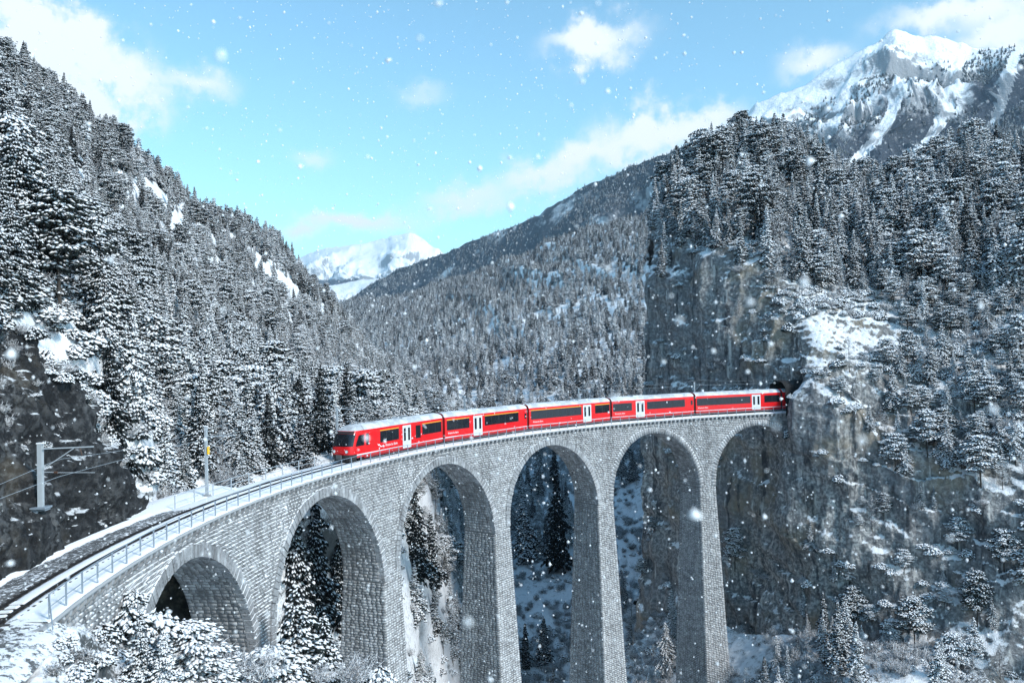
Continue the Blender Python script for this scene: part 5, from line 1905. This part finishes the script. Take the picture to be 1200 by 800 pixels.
# ------------------------------------------------------------------ bushes
BUSH = [bush(800+k, 1.0, M_BUSH, 24) for k in range(3)]+[padbush(820+k, 1.0, M_SNOWBUSH) for k in range(3)]+[bush(840+k, 1.0, M_FROST, 30, .022) for k in range(2)]
def add_bush(p, r, k, label, group=None):
    o = link('bush', BUSH[k])
    o.location = p; o.scale = (r, r, r*random.uniform(.8, 1.1)); o.rotation_euler = (0, 0, random.uniform(0, 6.28))
    tag(o, label, 'bush', group)
spots = [(156, 706, 45.2, .85, 4, 'small dark evergreen growing against the abutment wall just under the railing'), (150, 735, 44, 1.3, 3, 'snowy evergreen bush against the foot of the abutment wall'), (182, 742, 45, 1.5, 5, 'broad snow-heaped evergreen in front of the abutment wall'),
         (120, 752, 41, 1.1, 3, 'snowy evergreen bush on the bank left of the abutment'), (95, 772, 38, .9, 0, 'bare bush with snow at the lower left'),
         (230, 770, 48, 1.1, 7, 'rime-white bush at the bottom of the nearest arch'), (262, 790, 50, 1.3, 6, 'large pale frosted bush below the nearest arch'),
         (300, 795, 53, 1.5, 7, 'frosted bush below the first pier'), (60, 790, 36, .9, 1, 'twiggy snow-dusted bush near the lower left corner'),
         (140, 790, 40, 1.2, 4, 'snow-capped evergreen bush at the bottom edge'), (175, 800, 42, 1.3, 3, 'dense snow-covered evergreen bush at the bottom edge below the abutment'),
         (20, 800, 32, .7, 2, 'small bare bush in the lower left corner'), (335, 800, 58, 1.5, 4, 'snow-covered evergreen bush below the second arch'),
         (415, 800, 64, 1.6, 7, 'frosted bush at the foot of the second pier'), (445, 800, 70, 1.4, 5, 'snowy evergreen bush right of the second pier'),
         (375, 800, 60, 1.0, 6, 'pale twiggy bush between the spruces in the second arch')]
for (x, y, t_, r, k, lab) in spots:
    add_bush(at(x, y, t_), r, k, lab)
# shrubs too many to count: lower slopes, ledges and the bank
def scrub(name, P, count, mask, seed, lo, hi, ks, label, dmin):
    pts, tot = sample(P, count, mask, seed)
    pts = thin(pts[clear_of_track(pts, 97.0, 104.5)], dmin)
    gg = np.random.default_rng(seed)
    V_, T_, M_ = [], [], []
    me = bpy.data.meshes.new(name)
    me.vertices.add(len(pts)); me.vertices.foreach_set('co', pts.astype(np.float32).ravel())
    a = me.attributes.new('which', 'INT', 'POINT'); a.data.foreach_set('value', gg.integers(0, len(ks), len(pts)).astype(np.int32))
    a = me.attributes.new('turn', 'FLOAT_VECTOR', 'POINT'); a.data.foreach_set('vector', np.stack([gg.normal(0, .1, len(pts)), gg.normal(0, .1, len(pts)), gg.uniform(0, 6.28, len(pts))], 1).astype(np.float32).ravel())
    s = gg.uniform(lo, hi, len(pts))
    a = me.attributes.new('size', 'FLOAT_VECTOR', 'POINT'); a.data.foreach_set('vector', np.stack([s, s, s*gg.uniform(.6, 1.1, len(pts))], 1).astype(np.float32).ravel())
    me.update()
    o = link(name, me); tag(o, label, None, None, 'stuff')
    ng = bpy.data.node_groups.new(name+'_nodes', 'GeometryNodeTree')
    ng.interface.new_socket('Geometry', in_out='INPUT', socket_type='NodeSocketGeometry')
    ng.interface.new_socket('Geometry', in_out='OUTPUT', socket_type='NodeSocketGeometry')
    N, Lk = ng.nodes, ng.links
    gi = N.new('NodeGroupInput'); go = N.new('NodeGroupOutput'); gj = N.new('GeometryNodeJoinGeometry')
    for k in ks[::-1]:
        oi = N.new('GeometryNodeObjectInfo'); oi.transform_space = 'ORIGINAL'; oi.inputs['Object'].default_value = next(ob for ob in COL.objects if ob.data == BUSH[k])
        ti = N.new('GeometryNodeGeometryToInstance'); Lk.new(oi.outputs['Geometry'], ti.inputs[0]); Lk.new(ti.outputs[0], gj.inputs[0])
    iop = N.new('GeometryNodeInstanceOnPoints'); iop.inputs['Pick Instance'].default_value = True
    Lk.new(gi.outputs[0], iop.inputs['Points']); Lk.new(gj.outputs[0], iop.inputs['Instance'])
    for nm, dt, sk in (('which', 'INT', 'Instance Index'), ('turn', 'FLOAT_VECTOR', 'Rotation'), ('size', 'FLOAT_VECTOR', 'Scale')):
        n = N.new('GeometryNodeInputNamedAttribute'); n.data_type = dt; n.inputs['Name'].default_value = nm
        Lk.new(n.outputs[0], iop.inputs[sk])
    Lk.new(iop.outputs[0], go.inputs[0])
    md = o.modifiers.new('shrubs', 'NODES'); md.node_group = ng
scrub('cliff_scrub', CLIFF, 9000, lambda c, nz, x, y, z: np.where(in_view(x, y) & (nz > .22), 1, 0)*np.clip((nz-.2)*2.5, 0, 1)*np.where(y > 560, .25, np.where(y > 250, 1, .5))*np.where((x < 895) & (y > 300), .3, 1)*np.clip(.3+fbm(c, 1/9, 3, 551)*2.4, 0, 1), 651, .6, 1.5, [3, 4, 5, 3, 4, 7], 'low snowy scrub on the ledges of the cliff', .9)
scrub('gorge_scrub', VALLEY, 5200, lambda c, nz, x, y, z: np.where(in_view(x, y) & (y > 480) & (z < 420), 1, 0)*np.clip(.5+fbm(c, 1/18, 3, 553)*2, 0, 1), 653, .8, 2.0, [0, 1, 3, 6, 7, 7], 'frosted scrub on the gorge slope', 1.5)
scrub('scree_scrub', SCREE, 2600, lambda c, nz, x, y, z: np.where(in_view(x, y), 1, 0)*np.clip(.4+fbm(c, 1/8, 3, 555)*2, 0, 1), 655, .6, 1.5, [0, 2, 3, 6, 7], 'frosted scrub at the foot of the cliff', 1.2)
scrub('bank_scrub', BANK, 1300, lambda c, nz, x, y, z: np.where(in_view(x, y) & (x > 60), 1, 0)*np.clip(.35+fbm(c, 1/3, 3, 557)*2, 0, 1), 657, .25, .75, [0, 3, 4, 5, 3], 'snow-dusted brush on the near bank', .55)
scrub('left_scrub', LEFT, 4200, lambda c, nz, x, y, z: np.where(in_view(x, y) & (z < 240), 1, 0)*np.clip(.5+fbm(c, 1/10, 3, 559)*2, 0, 1), 659, .6, 1.6, [0, 3, 4, 5, 6, 7], 'snowy undergrowth on the left mountainside', 1.6)
scrub('lip_scrub', LEFT, 1500, lambda c, nz, x, y, z: np.where((x > -40) & (x < 215) & (y > 290) & (y < 590) & (z < 112), 1, 0)+0*nz, 663, .7, 1.7, [3, 4, 5, 3, 4, 6], 'snow-laden brush along the lip of the black rock', .8)
scrub('rim_scrub', NEARROCK[-46:], 700, lambda c, nz, x, y, z: np.where(in_view(x, y), 1, 0)+0*nz, 665, .4, 1.1, [3, 4, 5, 6], 'snowy brush hanging over the rim of the black rock', .7)
nr_in = NEARROCK[:-40]
scrub('rock_tufts', nr_in, 260, lambda c, nz, x, y, z: np.where(in_view(x, y) & (nz > .35), 1, 0)*np.clip((nz-.3)*2, 0, 1), 661, .2, .55, [1, 2, 4], 'tufts of snowy brush on the black rock', .7)

# ------------------------------------------------------------------ falling snow
gs = np.random.default_rng(77)
NF = 62000
c = np.stack([gs.uniform(-20, 20, NF), gs.uniform(-20, 20, NF), gs.uniform(-14, 16, NF)], 1)+CAM
c = c[np.linalg.norm(c-CAM, axis=1) > 2.1]
NF = len(c)
r = np.clip(gs.lognormal(math.log(.0125), .42, NF), .006, .032)
octa = np.array([(1, 0, 0), (-1, 0, 0), (0, 1, 0), (0, -1, 0), (0, 0, 1), (0, 0, -1)], float)
V = c[:, None]+octa[None]*r[:, None, None]*gs.uniform(.35, 1.5, (NF, 6, 1))
tri = np.array([(0, 2, 4), (2, 1, 4), (1, 3, 4), (3, 0, 4), (2, 0, 5), (1, 2, 5), (3, 1, 5), (0, 3, 5)])
t = NT('snowflake'); t.base((.92, .94, .96)); t.rough(.9)
t.b.inputs['Subsurface Weight'].default_value = 0.0
me = mesh_np('falling_snow', V.reshape(-1, 3), tris=(np.arange(NF)*6)[:, None, None].repeat(8, 1).reshape(-1, 1)+np.tile(tri, (NF, 1)), mats=(t.m,), smooth=True)
tag(link('falling_snow', me), 'snowflakes drifting through the air', None, None, 'stuff')

# ------------------------------------------------------------------ haze
HAZE = True
if HAZE:
    hz = MB().box(-13000, 13000, -13000, 13000, -90, 1750)
    mt = bpy.data.materials.new('valley_haze')
    mt.use_nodes = True
    nn_ = mt.node_tree.nodes; nn_.clear()
    out = nn_.new('ShaderNodeOutputMaterial')
    pv = nn_.new('ShaderNodeVolumePrincipled')
    pv.inputs['Color'].default_value = (.58, .79, 1.0, 1)
    pv.inputs['Density'].default_value = 5.0e-5
    pv.inputs['Anisotropy'].default_value = .2
    mt.node_tree.links.new(pv.outputs[0], out.inputs['Volume'])
    o = hz.build('haze', mt)
    tag(o, 'thin pale air filling the valley', None, None, 'stuff')
